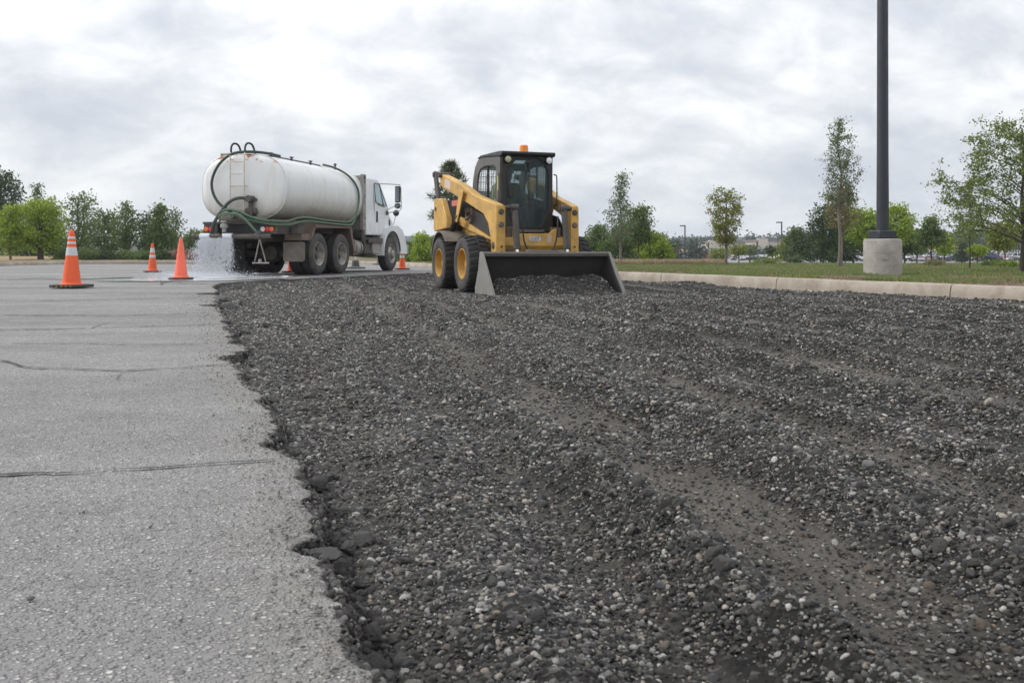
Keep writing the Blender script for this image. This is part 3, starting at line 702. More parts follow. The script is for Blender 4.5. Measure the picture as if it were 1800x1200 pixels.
gravel('coarse_gravel', 1.05, 9, 210, .0070, .019, 'coarser stones lying on top of the gravel', 2.6, emb=.22, trk_keep=.3)
crm = [bpy.data.objects.new('crumb', rock_mesh('crumb', 30 + s, 2, .9, .6, True, M['crumb'])) for s in range(5)]
# crumbs on the asphalt along the torn edge
n = 2600; d = 1.0 * np.exp(RNG.rand(n) * 2.6); w = np.abs(RNG.normal(0, 1, n)) * (.035 + .012 * d) + np.where(RNG.rand(n) < .12, RNG.rand(n) * .5, 0)
x = edge_x(d) - .012 - w; r = np.clip(.0020 * np.exp(RNG.normal(0, .4, n)) * (.8 + .10 * d), .0016, .007)
scatter('edge_crumbs', np.stack([x, d, r * .4 + .0005], 1), r, np.stack([RNG.normal(0, .3, n), RNG.normal(0, .3, n), RNG.uniform(0, 6, n)], 1), crm, 'loose crumbs on the asphalt beside the torn edge')
# rubble banked against the broken face
n = 15000; d = 1.0 * np.exp(RNG.rand(n) * 3.0); w = np.abs(RNG.normal(0, 1, n)) * (.05 + .012 * d)
x = edge_x(d) + .004 + w; r = np.clip(.0050 * np.exp(RNG.normal(0, .5, n)) * (.8 + .08 * d), .003, .020)
z = np.maximum(milled(x, d, False), -.05 * np.exp(-w / .05) * 0 - .085 + .07 * np.exp(-w / (.03 + .004 * d)) * RNG.rand(n)) + r * .2
drk = [bpy.data.objects.new('rubble', rock_mesh('rubble', 50 + s, 3, .9, .75, False, M['chunk'], .16)) for s in range(5)]
scatter('edge_rubble', np.stack([x, d, z], 1), r, np.stack([RNG.normal(0, .8, n), RNG.normal(0, .8, n), RNG.uniform(0, 6, n)], 1), drk + rocks[:2], 'dark rubble banked against the broken asphalt face')

# dark clods heaped along the windrows
n = 150000; d = 1.05 * np.exp(RNG.rand(n) * 2.75); x = (d + .9) * RNG.uniform(-.6, .62, n); rg = ridges(x, d); kp = (x > edge_x(d) + .03) & (x < kerb_x(d) - .05) & (RNG.rand(n) < (rg / .045) ** 1.3 * (.35 + np.clip(fbm(x * 1.6, d * 1.6, 3), -.3, .6)))
x, d = x[kp], d[kp]; n = len(x); r = np.clip(.0058 * np.exp(RNG.normal(0, .42, n)) * (.8 + .12 * d), .004, .030); z = milled(x, d, False) + r * .35
print('clods', n); scatter('windrow_clods', np.stack([x, d, z], 1), r, np.stack([RNG.normal(0, .5, n), RNG.normal(0, .5, n), RNG.uniform(0, 6.28, n)], 1), drk + rocks[:3], 'dark clods and stones heaped along the windrows between the tyre tracks')
# aggregate showing in the broken face itself
n = 16000; d = 1.0 * np.exp(RNG.rand(n) * 2.6); hh = RNG.rand(n) ** 1.2 * .085; x = edge_x(d) + .004 + .30 * hh + .022 * fbm(d * 11, 40 * hh, 3); r = np.clip(.0042 * np.exp(RNG.normal(0, .45, n)) * (.8 + .09 * d), .0025, .016)
scatter('broken_face_aggregate', np.stack([x, d, -hh - .004], 1), r, np.stack([RNG.normal(0, .8, n), RNG.normal(0, .8, n), RNG.uniform(0, 6, n)], 1), drk[:3] + crm[:2] + rocks[:2], 'aggregate standing out of the broken asphalt face')

# ------------------------------------------------------------------ single stones and chunks one can pick out
ORD = ['first', 'second', 'third', 'fourth', 'fifth', 'sixth', 'seventh', 'eighth', 'ninth', 'tenth', 'eleventh', 'twelfth', 'thirteenth', 'fourteenth', 'fifteenth', 'sixteenth', 'seventeenth', 'eighteenth']
def stone(px_, py_, r, mt, label, name='loose_stone', cat='stone', flat=.62, ang=.2, zb=None, group='larger stones lying on the milled gravel', lift=.25, seed=None):
    x, d = gp(px_, py_, -.055); z = float(milled(x, d, False)) if zb is None else zb
    if zb is not None: x, d = gp(px_, py_, zb)
    o = link(name, rock_mesh(name, (seed or int(px_ * 7 + py_)) % 997, 4 if mt == 'chunk' else 3, ang, flat, mt != 'chunk', M[mt], .22 if mt == 'chunk' else .02), None, None, (x, d, z + r * flat * lift))
    o.scale = (r, r, r); o.rotation_euler = (random.uniform(-.2, .2), random.uniform(-.2, .2), random.uniform(0, 6.28)); tag(o, label, cat, group); return o
for a in [
    (636, 890, .0135, 'cobble_grey', 'grey rounded cobble just right of the torn asphalt edge, middle distance'),
    (686, 894, .0085, 'cobble_pale', 'small pale pebble right of the grey cobble near the torn edge'),
    (700, 960, .0095, 'cobble_grey', 'bluish grey pebble right of the big asphalt chunks'),
    (893, 912, .0095, 'cobble_pale', 'pale cream pebble standing alone on dark gravel, lower centre'),
    (848, 990, .0100, 'cobble_dark', 'slate blue rounded pebble in the fine gravel, lower centre'),
    (716, 1150, .0125, 'cobble_dark', 'flat dark slate pebble near the bottom of the torn edge'),
    (950, 1165, .0110, 'cobble_dark', 'dark blue-grey pebble at the bottom centre'),
    (755, 1085, .0080, 'cobble_grey', 'light grey angular pebble near the bottom of the torn edge'),
    (873, 1124, .0090, 'cobble_tan', 'orange-tan pebble among dark gravel, bottom centre'),
    (778, 1150, .0085, 'cobble_pale', 'whitish pebble beside the flat dark slate pebble'),
    (848, 1030, .0085, 'cobble_tan', 'pinkish tan angular stone in fine gravel, lower centre'),
    (782, 700, .0150, 'cobble_pale', 'pale pebble on the low ridge of the middle distance'),
    (832, 717, .0160, 'cobble_grey', 'greyish pebble right of the pale pebble on the low ridge'),
    (1528, 840, .0200, 'cobble_grey', 'large flat grey cobble, left one of the two ovals at right'),
    (1587, 842, .0190, 'cobble_dark', 'large dark oval cobble right of the flat grey one'),
    (1505, 898, .0130, 'cobble_grey', 'bluish grey cobble below the two oval cobbles'),
    (1627, 816, .0120, 'cobble_pale', 'pale flat pebble above and right of the dark oval cobble'),
    (1717, 866, .0110, 'cobble_grey', 'upright grey pebble toward the right edge'),
    (1468, 940, .0110, 'cobble_pale', 'light grey upright pebble beside a hollowed stone'),
    (1518, 936, .0140, 'cobble_dark', 'hollowed grey stone right of the light upright pebble'),
    (1404, 922, .0115, 'cobble_brown', 'brownish round stone at the edge of the tyre track'),
    (1528, 988, .0150, 'cobble_brown', 'brown angular stone standing in the tyre track'),
    (1540, 1008, .0060, 'cobble_tan', 'small orange pebble at the foot of the brown stone'),
    (1606, 1022, .0090, 'cobble_pale', 'white-topped pebble between brown stones at right'),
    (1634, 1020, .0150, 'cobble_brown', 'brown flat stone right of the white-topped pebble'),
    (1690, 1042, .0130, 'cobble_dark', 'dark grey stone on the right-hand windrow'),
    (1728, 1082, .0160, 'cobble_brown', 'large brown oval cobble at the right edge'),
    (1768, 1055, .0085, 'cobble_pale', 'pale pebble on top of the windrow at the right edge'),
    (1772, 1125, .0130, 'cobble_brown', 'brown round stone low at the right edge'),
    (1338, 1118, .0150, 'cobble_dark', 'blue-black angular stone beside a pale pebble, bottom right of centre'),
    (1382, 1128, .0095, 'cobble_pale', 'light grey pebble next to the blue-black angular stone'),
    (1452, 1130, .0120, 'cobble_tan', 'round tan stone with a pale vein near the bottom'),
    (1548, 1134, .0120, 'cobble_grey', 'smooth pale blue-grey pebble on the tyre track near the bottom'),
    (1312, 1098, .0080, 'cobble_tan', 'small tan pebble above the blue-black angular stone'),
    (1402, 1180, .0090, 'cobble_pale', 'pale round pebble by the bottom edge right of centre'),
    (1250, 1180, .0120, 'cobble_dark', 'dark round stone at the bottom edge'),
    (915, 843, .0150, 'cobble_dark', 'dark angular stone on the central ridge'),
    (888, 858, .0135, 'cobble_grey', 'mid grey angular stone left of the dark one on the central ridge'),
    (950, 868, .0140, 'cobble_dark', 'blue-black stone right of the two angular ridge stones'),
    (828, 768, .0150, 'cobble_dark', 'black flat stone left of the central ridge'),
    (1050, 965, .0130, 'cobble_brown', 'brownish stone on the flank of the central ridge'),
    (660, 668, .0160, 'cobble_pale', 'pale chip on dark gravel near the torn edge, middle distance'),
    (983, 1000, .0110, 'cobble_dark', 'dark grey stone in front of the central ridge'),
    (1160, 1040, .0120, 'cobble_dark', 'black rounded stone on the lower part of the ridge')]:
    stone(*a, ang=.3 if 'angular' in a[4] or 'chunk' in a[4] else .1, flat=.72)
chunks = [(572, 985, .046, .0), (612, 968, .030, -.03), (545, 978, .030, -.01), (640, 950, .034, -.03), (655, 925, .026, -.045), (600, 1000, .024, -.04), (560, 852, .034, -.01), (585, 838, .024, -.03),
          (540, 838, .026, -.02), (520, 797, .030, -.005), (500, 780, .020, -.04), (452, 612, .060, -.005), (462, 636, .065, -.03), (476, 652, .050, -.04), (440, 668, .045, -.02), (478, 705, .036, -.03),
          (470, 738, .036, -.03), (505, 730, .032, -.045), (400, 543, .10, -.03), (430, 590, .07, -.03), (650, 1120, .030, -.03), (625, 1080, .028, -.03), (655, 1175, .030, -.04), (392, 528, .11, -.01), (640, 1030, .022, -.04), (668, 1062, .02, -.05)]
chunks.sort(key=lambda c: -c[1])
nn = ['nearest', 'second nearest', 'third nearest', 'fourth nearest', 'fifth nearest', 'sixth nearest', 'seventh nearest', 'eighth nearest', 'ninth nearest', 'tenth nearest', 'eleventh nearest', 'twelfth nearest', 'thirteenth nearest']
fr = ['farthest', 'second farthest', 'third farthest', 'fourth farthest', 'fifth farthest', 'sixth farthest', 'seventh farthest', 'eighth farthest', 'ninth farthest', 'tenth farthest', 'eleventh farthest', 'twelfth farthest', 'thirteenth farthest']
for k, (a, b_, r, z0) in enumerate(chunks):
    w = nn[k] if k < 13 else fr[25 - k]
    o = stone(a, b_, r * .88, 'chunk', 'dark broken asphalt chunk against the torn edge, %s to the camera' % w if k < 13 else 'dark broken asphalt chunk against the torn edge, %s from the camera' % w, 'asphalt_chunk', 'asphalt chunk', .6, .9, z0 - .03, 'broken chunks along the torn asphalt edge', .3)

# ------------------------------------------------------------------ turf
def tuft(name, nb, h, spread, wdt, mt, seed):
    rr = random.Random(seed); V = []; Fc = []
    for k in range(nb):
        a = rr.uniform(0, 6.28); r = spread * rr.random(); x, y = r * math.cos(a), r * math.sin(a); b = rr.uniform(0, 6.28); ln = h * rr.uniform(.5, 1.1); le = rr.uniform(.2, .9) * ln
        dx, dy = math.cos(b), math.sin(b); wx_, wy_ = -dy * wdt, dx * wdt; n0 = len(V)
        V += [(x - wx_, y - wy_, 0), (x + wx_, y + wy_, 0), (x + dx * le * .4 + wx_ * .8, y + dy * le * .4 + wy_ * .8, ln * .6), (x + dx * le * .4 - wx_ * .8, y + dy * le * .4 - wy_ * .8, ln * .6), (x + dx * le, y + dy * le, ln * .9)]
        Fc += [(n0, n0 + 1, n0 + 2, n0 + 3), (n0 + 3, n0 + 2, n0 + 4)]
    me = bpy.data.meshes.new(name); me.from_pydata(V, [], Fc); me.materials.append(mt); return bpy.data.objects.new(name, me)
def turf(name, n, y0, y1, x1, protos, s0, s1, label, thresh=-.12, x0=None, bias=None):
    y = RNG.uniform(y0, y1, n); xl = kerb_x(y) + .22 if x0 is None else np.full(n, x0); x = xl + RNG.rand(n) ** 1.3 * (x1 - xl)
    b = fbm(x * .8, y * .8, 4) * 1.5 - .55 * np.exp(-(x - kerb_x(y)) / 1.8) + .10 * RNG.randn(len(x))
    if bias is not None: b = bias(x, y)
    kp = (b > thresh) & (x > kerb_x(y) + .22) | ((b > thresh) & (y > 46)); x = x[kp]; y = y[kp]; n = len(x); s = RNG.uniform(s0, s1, n)
    z = zt(x, y) + .035 * fbm(x * 1.7, y * 1.7, 4) - .01
    print(name, n); return scatter(name, np.stack([x, y, z], 1), s, np.stack([RNG.normal(0, .1, n), RNG.normal(0, .1, n), RNG.uniform(0, 6.28, n)], 1), protos, label)
tf = [tuft('tuft', 16, .075, .10, .0028, L['grass'], s) for s in range(4)]
turf('verge_grass', 36000, 7, 27, 17, tf, .6, 1.25, 'short patchy green grass on the verge behind the kerb')
tf2 = [tuft('tuft', 16, .10, .20, .007, L['grass'], s + 9) for s in range(4)]
turf('verge_grass_beyond', 34000, 24, 48, 30, tf2, .35, .7, 'short green grass on the back of the verge', -.4)
wd = [tuft('weed', 22, .05, .12, .010, L['weed'], s + 20) for s in range(3)]
turf('low_weeds', 1500, 9, 46, 26, wd, .6, 1.4, 'low bright green weeds scattered over the verge grass', -.05, bias=lambda x, y: fbm(x * .5 + 9, y * .5, 2) - .12)
st = [tuft('straw', 20, .42, .22, .010, L['straw'], s + 30) for s in range(3)]
turf('dry_grass', 9000, 46.8, 70, -17, st, .7, 1.3, 'tall straw coloured grass on the rise beyond the left kerb', -2, x0=-42)
turf('straw_patch', 1500, 41.5, 45, 9.5, st, .4, .7, 'low straw coloured grass behind the verge right of the loader', -2, x0=2.0, bias=lambda x, y: np.where(x > 1.5, 1, -5.))

dt_ = [tuft('dry_tuft', 14, .045, .12, .0035, L['drytuft'], s_ + 50) for s_ in range(3)]
turf('dry_verge_tufts', 15000, 7, 40, 24, dt_, .6, 1.3, 'brown dry tufts and litter on the bare soil of the verge', -.05, bias=lambda x, y: .35 * np.exp(-(x - kerb_x(y)) / 2.2) - fbm(x * .8, y * .8, 4) * 1.2 - .05)
bw_ = [tuft('rough_weed', 26, .085, .14, .005, L['bronze'], s_ + 70) for s_ in range(3)]
turf('rough_weeds', 2600, 8, 44, 24, bw_, .5, 1.5, 'rough brownish weeds standing in clumps on the verge', .12, bias=lambda x, y: fbm(x * .7 + 31, y * .7, 3))
n = 9000; y = RNG.uniform(6, 30, n); x = kerb_x(y) + .03 - np.abs(RNG.normal(0, .10, n)); r = np.clip(.008 * np.exp(RNG.normal(0, .5, n)), .004, .03)
scatter('kerb_foot_rubble', np.stack([x, y, milled(x, y, False) + r * .3], 1), r, np.stack([RNG.normal(0, .5, n), RNG.normal(0, .5, n), RNG.uniform(0, 6, n)], 1), rocks, 'rubble gathered along the foot of the kerb')
# ================================================================== TREES
def W_(px_, d): return (px_ - 900) / 1680 * d
def Zp(py_, d): return .57 - (py_ - 443) / 1680 * d
def env(shape, h):
    h = min(max(h, 0), 1)
    if shape == 'oval': return max(.05, math.sin(math.pi * (h * .93 + .05))) ** .7
    if shape == 'cone': return (1 - h) ** .85 * min(1, h / .1 + .45) + .04
    if shape == 'column': return (max(.05, math.sin(math.pi * (h * .80 + .16))) ** .9)
    if shape == 'wide': return max(.05, math.sin(math.pi * (h * .72 + .20))) ** .55
    if shape == 'vase': return (.35 + .65 * h / .55 if h < .55 else 1 - ((h - .55) / .45) ** 2 * .75)
    if shape == 'bush': return (1 - h ** 2.2) ** .5 + .02
GL = 'trees beyond the far left kerb'; GR = 'young trees on the verge'
def tree(label, px_, d, top, cbot, hw, leaf='mid', shape='oval', limbs=46, leaves=2600, ls=.09, tr=.06, bark='bark', asc=.5, cat='tree', name='tree', group=None, seed=None, lean=0, droop=0, spread=.10, gz=None, sq=1.0, lop=0):
    rr = random.Random(seed if seed is not None else int(px_ * 3 + d)); nr = np.random.RandomState(rr.randint(0, 99999))
    x0 = W_(px_, d); z0 = float(zt(x0, d)) if gz is None else gz
    ht = Zp(top, d) - z0; hb = max(0.02, Zp(cbot, d) - z0); cw = hw / 1680 * d; ch = ht - hb
    root = empty(name, (x0, d, z0), rr.uniform(0, 6.28) * 0); tag(root, label, cat, group)
    tb = MB(); n = 9; ang0 = rr.uniform(0, 6.28)
    tp = [Vector((lean * (k / n) ** 2 + .015 * ht * math.sin(k * 1.3 + ang0) * (k / n), .01 * ht * math.cos(k * 1.7), ht * .96 * k / n)) for k in range(n + 1)]
    tb.tube(tp, [tr * (1.25 if k == 0 else 1) * (1 - .88 * k / n) + .004 for k in range(n + 1)], 8)
    def trunk_at(h): f = min(max(h / (ht * .96), 0), .999) * n; k = int(f); return tp[k].lerp(tp[k + 1], f - k)
    P = []; NR = []
    lobes = [(rr.uniform(0, 6.28), rr.uniform(.1, .95), rr.uniform(.55, 1.25)) for _ in range(9)]
    for b in range(limbs):
        hf = ((b + rr.random()) / limbs) ** .92; a = b * 2.399 + rr.uniform(-.5, .5)
        rad = cw * env(shape, hf) * rr.uniform(.62, 1.08)
        for la, lh, lm in lobes:
            w = math.exp(-((math.cos(a - la) - 1) ** 2) * 2 - ((hf - lh) / .16) ** 2); rad *= 1 + (lm - 1) * w
        if lop and math.cos(a) * lop < -.3: rad *= .6
        ze = hb + ch * hf; za = max(hb * .75, ze - asc * rad * 1.1 - .02 * ch); s = trunk_at(za); e = Vector((math.cos(a) * rad + trunk_at(ze).x, math.sin(a) * rad * sq + trunk_at(ze).y, ze - droop * rad))
        m_ = s.lerp(e, .5) + Vector((0, 0, (.12 if asc < .7 else -.10) * rad)); pts = smooth_path([s, m_, e], 3)
        lr = tr * .32 * (1 - .6 * hf); tb.tube(pts, [max(.004, lr * (1 - .8 * k / (len(pts) - 1))) for k in range(len(pts))], 5, cap=False)
        # twigs
        nt_ = 3 + int(rad / max(cw, .01) * 3)
        segs = [(pts, rad)]
        for q_ in range(nt_):
            t_ = rr.uniform(.35, .95); bp = pts[min(len(pts) - 1, int(t_ * (len(pts) - 1)))]; dr = (e - s).normalized(); side = Vector((rr.gauss(0, 1), rr.gauss(0, 1), rr.gauss(.15, .8))).normalized()
            ep = bp + (dr * .55 + side * .85).normalized() * (.20 * cw + .18 * rad) * rr.uniform(.6, 1.2); segs.append(([bp, bp.lerp(ep, .5), ep], rad * .4))
            tb.tube([bp, ep], [max(.003, lr * .4), .003], 3, cap=False)
        nl = int((.72 if group == GL else 1) * leaves / limbs * (.35 + .9 * rad / max(cw, .01)))
        for q_ in range(max(2, int(nl / 9.5))):
            sg, sr = segs[rr.randrange(len(segs))] if rr.random() < .85 else segs[0]
            t_ = rr.uniform(.25, 1.0) ** .7 * (len(sg) - 1); k = min(int(t_), len(sg) - 2); p = sg[k].lerp(sg[k + 1], t_ - k)
            for c_ in range(13):
                P.append((p.x + rr.gauss(0, 1) * ls * 1.35, p.y + rr.gauss(0, 1) * ls * 1.35, p.z + rr.gauss(0, 1) * ls * .9))
    tb.build('trunk', M[bark], root, smooth=60)
    P = np.array(P); P = P + nr.normal(0, 1, P.shape) * (spread * cw * .12 + ls * .15)
    P[:, 2] = np.maximum(P[:, 2], .05); m = len(P)
    u1 = nr.normal(0, 1, (m, 3)); u1 /= np.linalg.norm(u1, axis=1)[:, None]; u2 = np.cross(u1, nr.normal(0, 1, (m, 3))); u2 /= np.linalg.norm(u2, axis=1)[:, None] + 1e-6
    sz = ls * nr.uniform(.6, 1.25, (m, 1)); nrm = np.cross(u1, u2) * sz * .16
    V = np.stack([P - u1 * sz * .62, P - u2 * sz * .34 + nrm, P + u1 * sz * .62, P + u2 * sz * .34 + nrm], 1).reshape(-1, 3); Fq = np.arange(m * 4).reshape(-1, 4)
    link('crown', np_mesh('crown', V, Fq), L[leaf], root)
    return root
GL = 'trees beyond the far left kerb'; GR = 'young trees on the verge'
# far left row
tree('big dark green tree rising highest at the left edge', 2, 84, 304, 440, 44, 'dark', 'wide', 60, 5200, .26, .25, 'bark_dark', group=GL, seed=5)
tree('slender light green tree rising behind the broad bright tree', 64, 68, 325, 425, 22, 'grey', 'cone', 40, 1500, .15, .08, 'bark_dark', .2, group=GL, seed=6)
tree('small lime green tree at the left edge on a thin pale trunk', 18, 50, 362, 438, 30, 'lime', 'wide', 46, 3000, .12, .055, group=GL, seed=7)
tree('broad bright green tree with a stout leaning trunk', 71, 51, 352, 430, 54, 'lime', 'wide', 70, 7800, .125, .14, 'bark_dark', .5, group=GL, seed=8, droop=.15)
tree('dark bushy tree behind the broad bright tree', 60, 64, 400, 455, 60, 'mid', 'bush', 50, 4200, .20, .1, 'bark_dark', group=GL, seed=81)
tree('open tree with a dark straight trunk right of the bright tree', 137, 55, 342, 432, 38, 'mid', 'wide', 34, 1900, .13, .10, 'bark_dark', .6, group=GL, seed=9, spread=.07)
tree('airy half bare tree with a crooked stem', 148, 63, 338, 446, 30, 'grey', 'vase', 30, 1100, .13, .08, 'bark_dark', .8, group=GL, seed=10, spread=.06)
tree('green spreading tree left of the upright one', 183, 60, 372, 446, 38, 'mid', 'wide', 48, 3300, .15, .09, 'bark_dark', .4, group=GL, seed=11)
tree('upright oval tree on a straight dark trunk', 221, 53, 356, 434, 23, 'mid', 'oval', 46, 2600, .12, .07, 'bark_dark', .9, group=GL, seed=12, spread=.08)
tree('dark green broad tree behind the small distant cone', 282, 54, 361, 436, 37, 'mid', 'cone', 54, 3600, .14, .10, 'bark_dark', .5, group=GL, seed=13)
tree('dusky dark tree just left of the cone-backed tree', 262, 62, 380, 446, 34, 'dark', 'wide', 40, 2600, .17, .09, 'bark_dark', .4, group=GL, seed=14)
tree('thin palm-like sapling rising right of the dark broad tree', 309, 60, 371, 440, 12, 'grey', 'cone', 24, 520, .14, .05, 'bark_dark', .3, group=GL, seed=15)
tree('low round green bush tree left of the tank truck', 341, 75, 409, 452, 24, 'mid', 'bush', 40, 2400, .20, .08, 'bark_dark', group=GL, seed=16)
tree('olive bush tree half behind the truck bumper', 366, 78, 405, 452, 22, 'olive', 'bush', 34, 1900, .20, .08, 'bark_dark', group=GL, seed=17)
for k, (p, t_, w, lf, lb) in enumerate([(150, 441, 22, 'mid', 'low clipped green shrub left of the upright oval tree, first of the row'), (186, 443, 24, 'dark', 'low dark shrub second in the row along the left kerb'), (222, 444, 24, 'mid', 'low green shrub third in the row, under the upright tree'), (256, 444, 22, 'mid', 'low green shrub fourth in the row along the left kerb'), (284, 443, 20, 'dark', 'low dark shrub fifth in the row, behind the small distant cone'),
        (318, 443, 20, 'pink', 'pinkish brown low shrub left of the falling water'), (345, 445, 20, 'pink', 'reddish low shrub behind the tall cone near the truck'), (372, 444, 20, 'pink', 'reddish brown shrub seen through the spray'), (112, 440, 20, 'mid', 'loose green shrub right of the stout leaning trunk'), (405, 446, 26, 'pink', 'brownish shrub behind the truck rear'), (448, 445, 26, 'mid', 'green shrub hidden behind the truck rear axle')]):
    tree(lb, p, 48.6 + (k % 3) * .7, t_, 459, w, lf, 'bush', 34, 1500, .085, .02, cat='shrub', name='shrub', group='low shrubs along the left kerb', seed=100 + k)
# right of the truck, seen past its bonnet and behind the loader
for k, (p, d, t_, w, lf, lb) in enumerate([(742, 62, 414, 22, 'lime', 'bright green bush tree between truck bonnet and loader'), (722, 66, 428, 18, 'mid', 'low green bush right of the cone by the front wheel'), (762, 64, 422, 26, 'mid', 'green bush right behind the rear wheels of the loader'), (690, 70, 430, 24, 'mid', 'green bush behind the truck front wheel'), (640, 72, 440, 40, 'dark', 'dark low bush seen under the truck'), (560, 70, 440, 50, 'mid', 'green low bush seen under the truck axles')]):
    tree(lb, p, d, t_, 458, w, lf, 'bush', 38, 2300, .15, .07, cat='bush', name='bush', group='bushes seen behind the truck', seed=130 + k)
def pine(label, px_, d, top, cbot, hw, seed, group=None):
    rr = random.Random(seed); x0 = W_(px_, d); z0 = float(zt(x0, d)); ht = Zp(top, d) - z0; hb = Zp(cbot, d) - z0; cw = hw / 1680 * d
    root = empty('pine_tree', (x0, d, z0)); tag(root, label, 'tree', group); tb = MB(); tb.cyl((0, 0, 0), (.05, 0, ht * .97), .13, 8, .02); V = []; Fq = []
    for b in range(34):
        hf = (b + rr.random()) / 34; a = b * 2.4; rad = cw * (1 - hf) ** .6 * rr.uniform(.5, 1.1) + .06; z = hb + (ht - hb) * hf
        e = Vector((math.cos(a) * rad, math.sin(a) * rad, z + .30 * rad)); tb.tube([(0, 0, z - .15 * rad), e], [.03, .008], 4, cap=False)
        for c in range(4):
            cc = Vector((0, 0, z)).lerp(e, .45 + .18 * c) + Vector((rr.gauss(0, .06), rr.gauss(0, .06), rr.gauss(.03, .05)))
            for q_ in range(46):
                dr = Vector((rr.gauss(0, 1), rr.gauss(0, 1), rr.gauss(.35, 1))).normalized(); sd_ = dr.cross(Vector((rr.gauss(0, 1), rr.gauss(0, 1), rr.gauss(0, 1)))).normalized() * .010; p0 = cc + dr * .03; p1 = cc + dr * rr.uniform(.12, .26); n0 = len(V)
                V += [p0 - sd_, p0 + sd_, p1 + sd_ * .4, p1 - sd_ * .4]; Fq.append((n0, n0 + 1, n0 + 2, n0 + 3))
    tb.build('trunk', M['bark_dark'], root, smooth=60); link('crown', np_mesh('crown', np.array([tuple(v) for v in V]), np.array(Fq)), L['needle'], root); return root
pine('dark pine with clumped needles behind the loader arm', 792, 34, 290, 400, 44, 4)
# verge trees on the right
tree('slender young tree with a pale trunk right of the bucket', 1091, 42, 304, 412, 35, 'grey', 'cone', 50, 2300, .085, .055, 'bark', .75, group=GR, seed=21, spread=.055)
tree('olive young tree turning yellow, alone in the middle of the verge', 1276, 41, 331, 424, 35, 'yellow', 'vase', 28, 3300, .085, .065, 'bark', .85, group=GR, seed=25, spread=.075)
tree('tall narrow young tree left of the concrete pole base', 1476, 32.5, 207, 352, 38, 'grey', 'column', 64, 3400, .062, .060, 'bark', 1.15, group=GR, seed=23, spread=.045)
tree('bronze bushy lower growth round the tall narrow tree', 1480, 34.5, 330, 396, 36, 'bronze', 'bush', 46, 2600, .07, .03, 'bark', .5, group=GR, seed=24)
tree('big leafy tree cut off by the right edge of the picture', 1798, 21.5, 215, 412, 162, 'airy', 'wide', 66, 10500, .058, .060, 'bark_dark', .30, group=GR, seed=31, spread=.06)
tree('thin dark-stemmed young tree left of the big right-hand tree', 1705, 25.5, 314, 418, 42, 'airy', 'cone', 38, 2700, .052, .020, 'bark_dark', .4, group=GR, seed=27, spread=.06)
# middle distance behind the verge
mid = [(1052, 66, 398, 26, 'mid', 'bush', 'mid green conifer-like bush left of the slender young tree'), (1040, 72, 418, 22, 'olive', 'bush', 'low olive bush just right of the bucket corner'), (1088, 62, 402, 34, 'mid', 'bush', 'round green bush directly behind the slender young tree'), (1122, 60, 366, 30, 'mid', 'wide', 'leafy green tree right of the slender young tree'), (1128, 66, 396, 34, 'lime', 'bush', 'yellow-green bush tree in the clump right of the bucket'),
       (1160, 60, 414, 30, 'lime', 'bush', 'bright green rounded bush at the right end of the clump'), (1140, 74, 410, 40, 'dark', 'bush', 'dark bush at the back of the clump'), (1185, 160, 423, 18, 'far', 'bush', 'distant grey-green tree right of the bush clump'), (1222, 170, 425, 28, 'far', 'bush', 'distant rounded tree left of the first store'),
       (1262, 95, 440, 17, 'olive', 'bush', 'small olive shrub tree just left of the lone young tree'), (1299, 100, 437, 11, 'olive', 'wide', 'little pale tree right of the lone young tree trunk'), (1318, 130, 436, 10, 'grey', 'wide', 'little green tree in front of the second store'), (1358, 90, 440, 9, 'dark', 'cone', 'small dark conifer left of the second far lamp post'),
       (1402, 62, 402, 25, 'grey', 'bush', 'grey-green leafy tree left of the dark round trees'), (1388, 66, 418, 18, 'olive', 'bush', 'pale olive bush below the grey-green leafy tree'), (1447, 56, 362, 36, 'dark', 'bush', 'dark round tree behind the tall narrow one'), (1462, 60, 388, 50, 'dark', 'bush', 'second dark tree, lower, behind the tall narrow one'), (1500, 62, 370, 28, 'mid', 'bush', 'green tree between the tall narrow tree and the pole'),
       (1522, 58, 372, 36, 'lime', 'wide', 'yellow-green tree left of the concrete base'), (1575, 57, 363, 34, 'lime', 'wide', 'yellow-green tree behind the lamp pole'), (1548, 66, 380, 44, 'mid', 'bush', 'darker tree behind the lamp pole'), (1590, 64, 405, 26, 'mid', 'bush', 'low green tree right of the concrete base'),
       (1612, 72, 408, 20, 'mid', 'bush', 'green tree left of the pointed one'), (1637, 60, 384, 26, 'mid', 'cone', 'pointed green tree on a dark trunk in front of the parked cars'), (1660, 68, 414, 16, 'lime', 'bush', 'bright green small tree right of the pointed one'), (1690, 110, 428, 14, 'dark', 'bush', 'dark clipped bush beyond the thin dark-stemmed tree'),
       (1755, 44, 400, 22, 'olive', 'wide', 'small young tree in front of the cars, left of two'), (1766, 47, 392, 24, 'olive', 'wide', 'small young tree in front of the cars, right of two'), (1718, 56, 438, 10, 'lime', 'cone', 'small lime shrub beside the thin dark stem')]
for k, (p, d, t_, w, lf, sh, lb) in enumerate(mid):
    cb = (458 if (p < 1500 or p in (1690, 1718)) else 441) if sh == 'bush' else min(442, t_ + (458 - t_) * .62)
    tree(lb, p, d, t_, cb, w, lf, sh, 40 if d < 80 else 24, (2600 if w > 24 else 1700) if d < 80 else 900, .0021 * d + .02, .0011 * d, 'bark' if lf == 'olive' else 'bark_dark', .4, group='trees between the verge and the far car park', seed=200 + k, spread=.09)
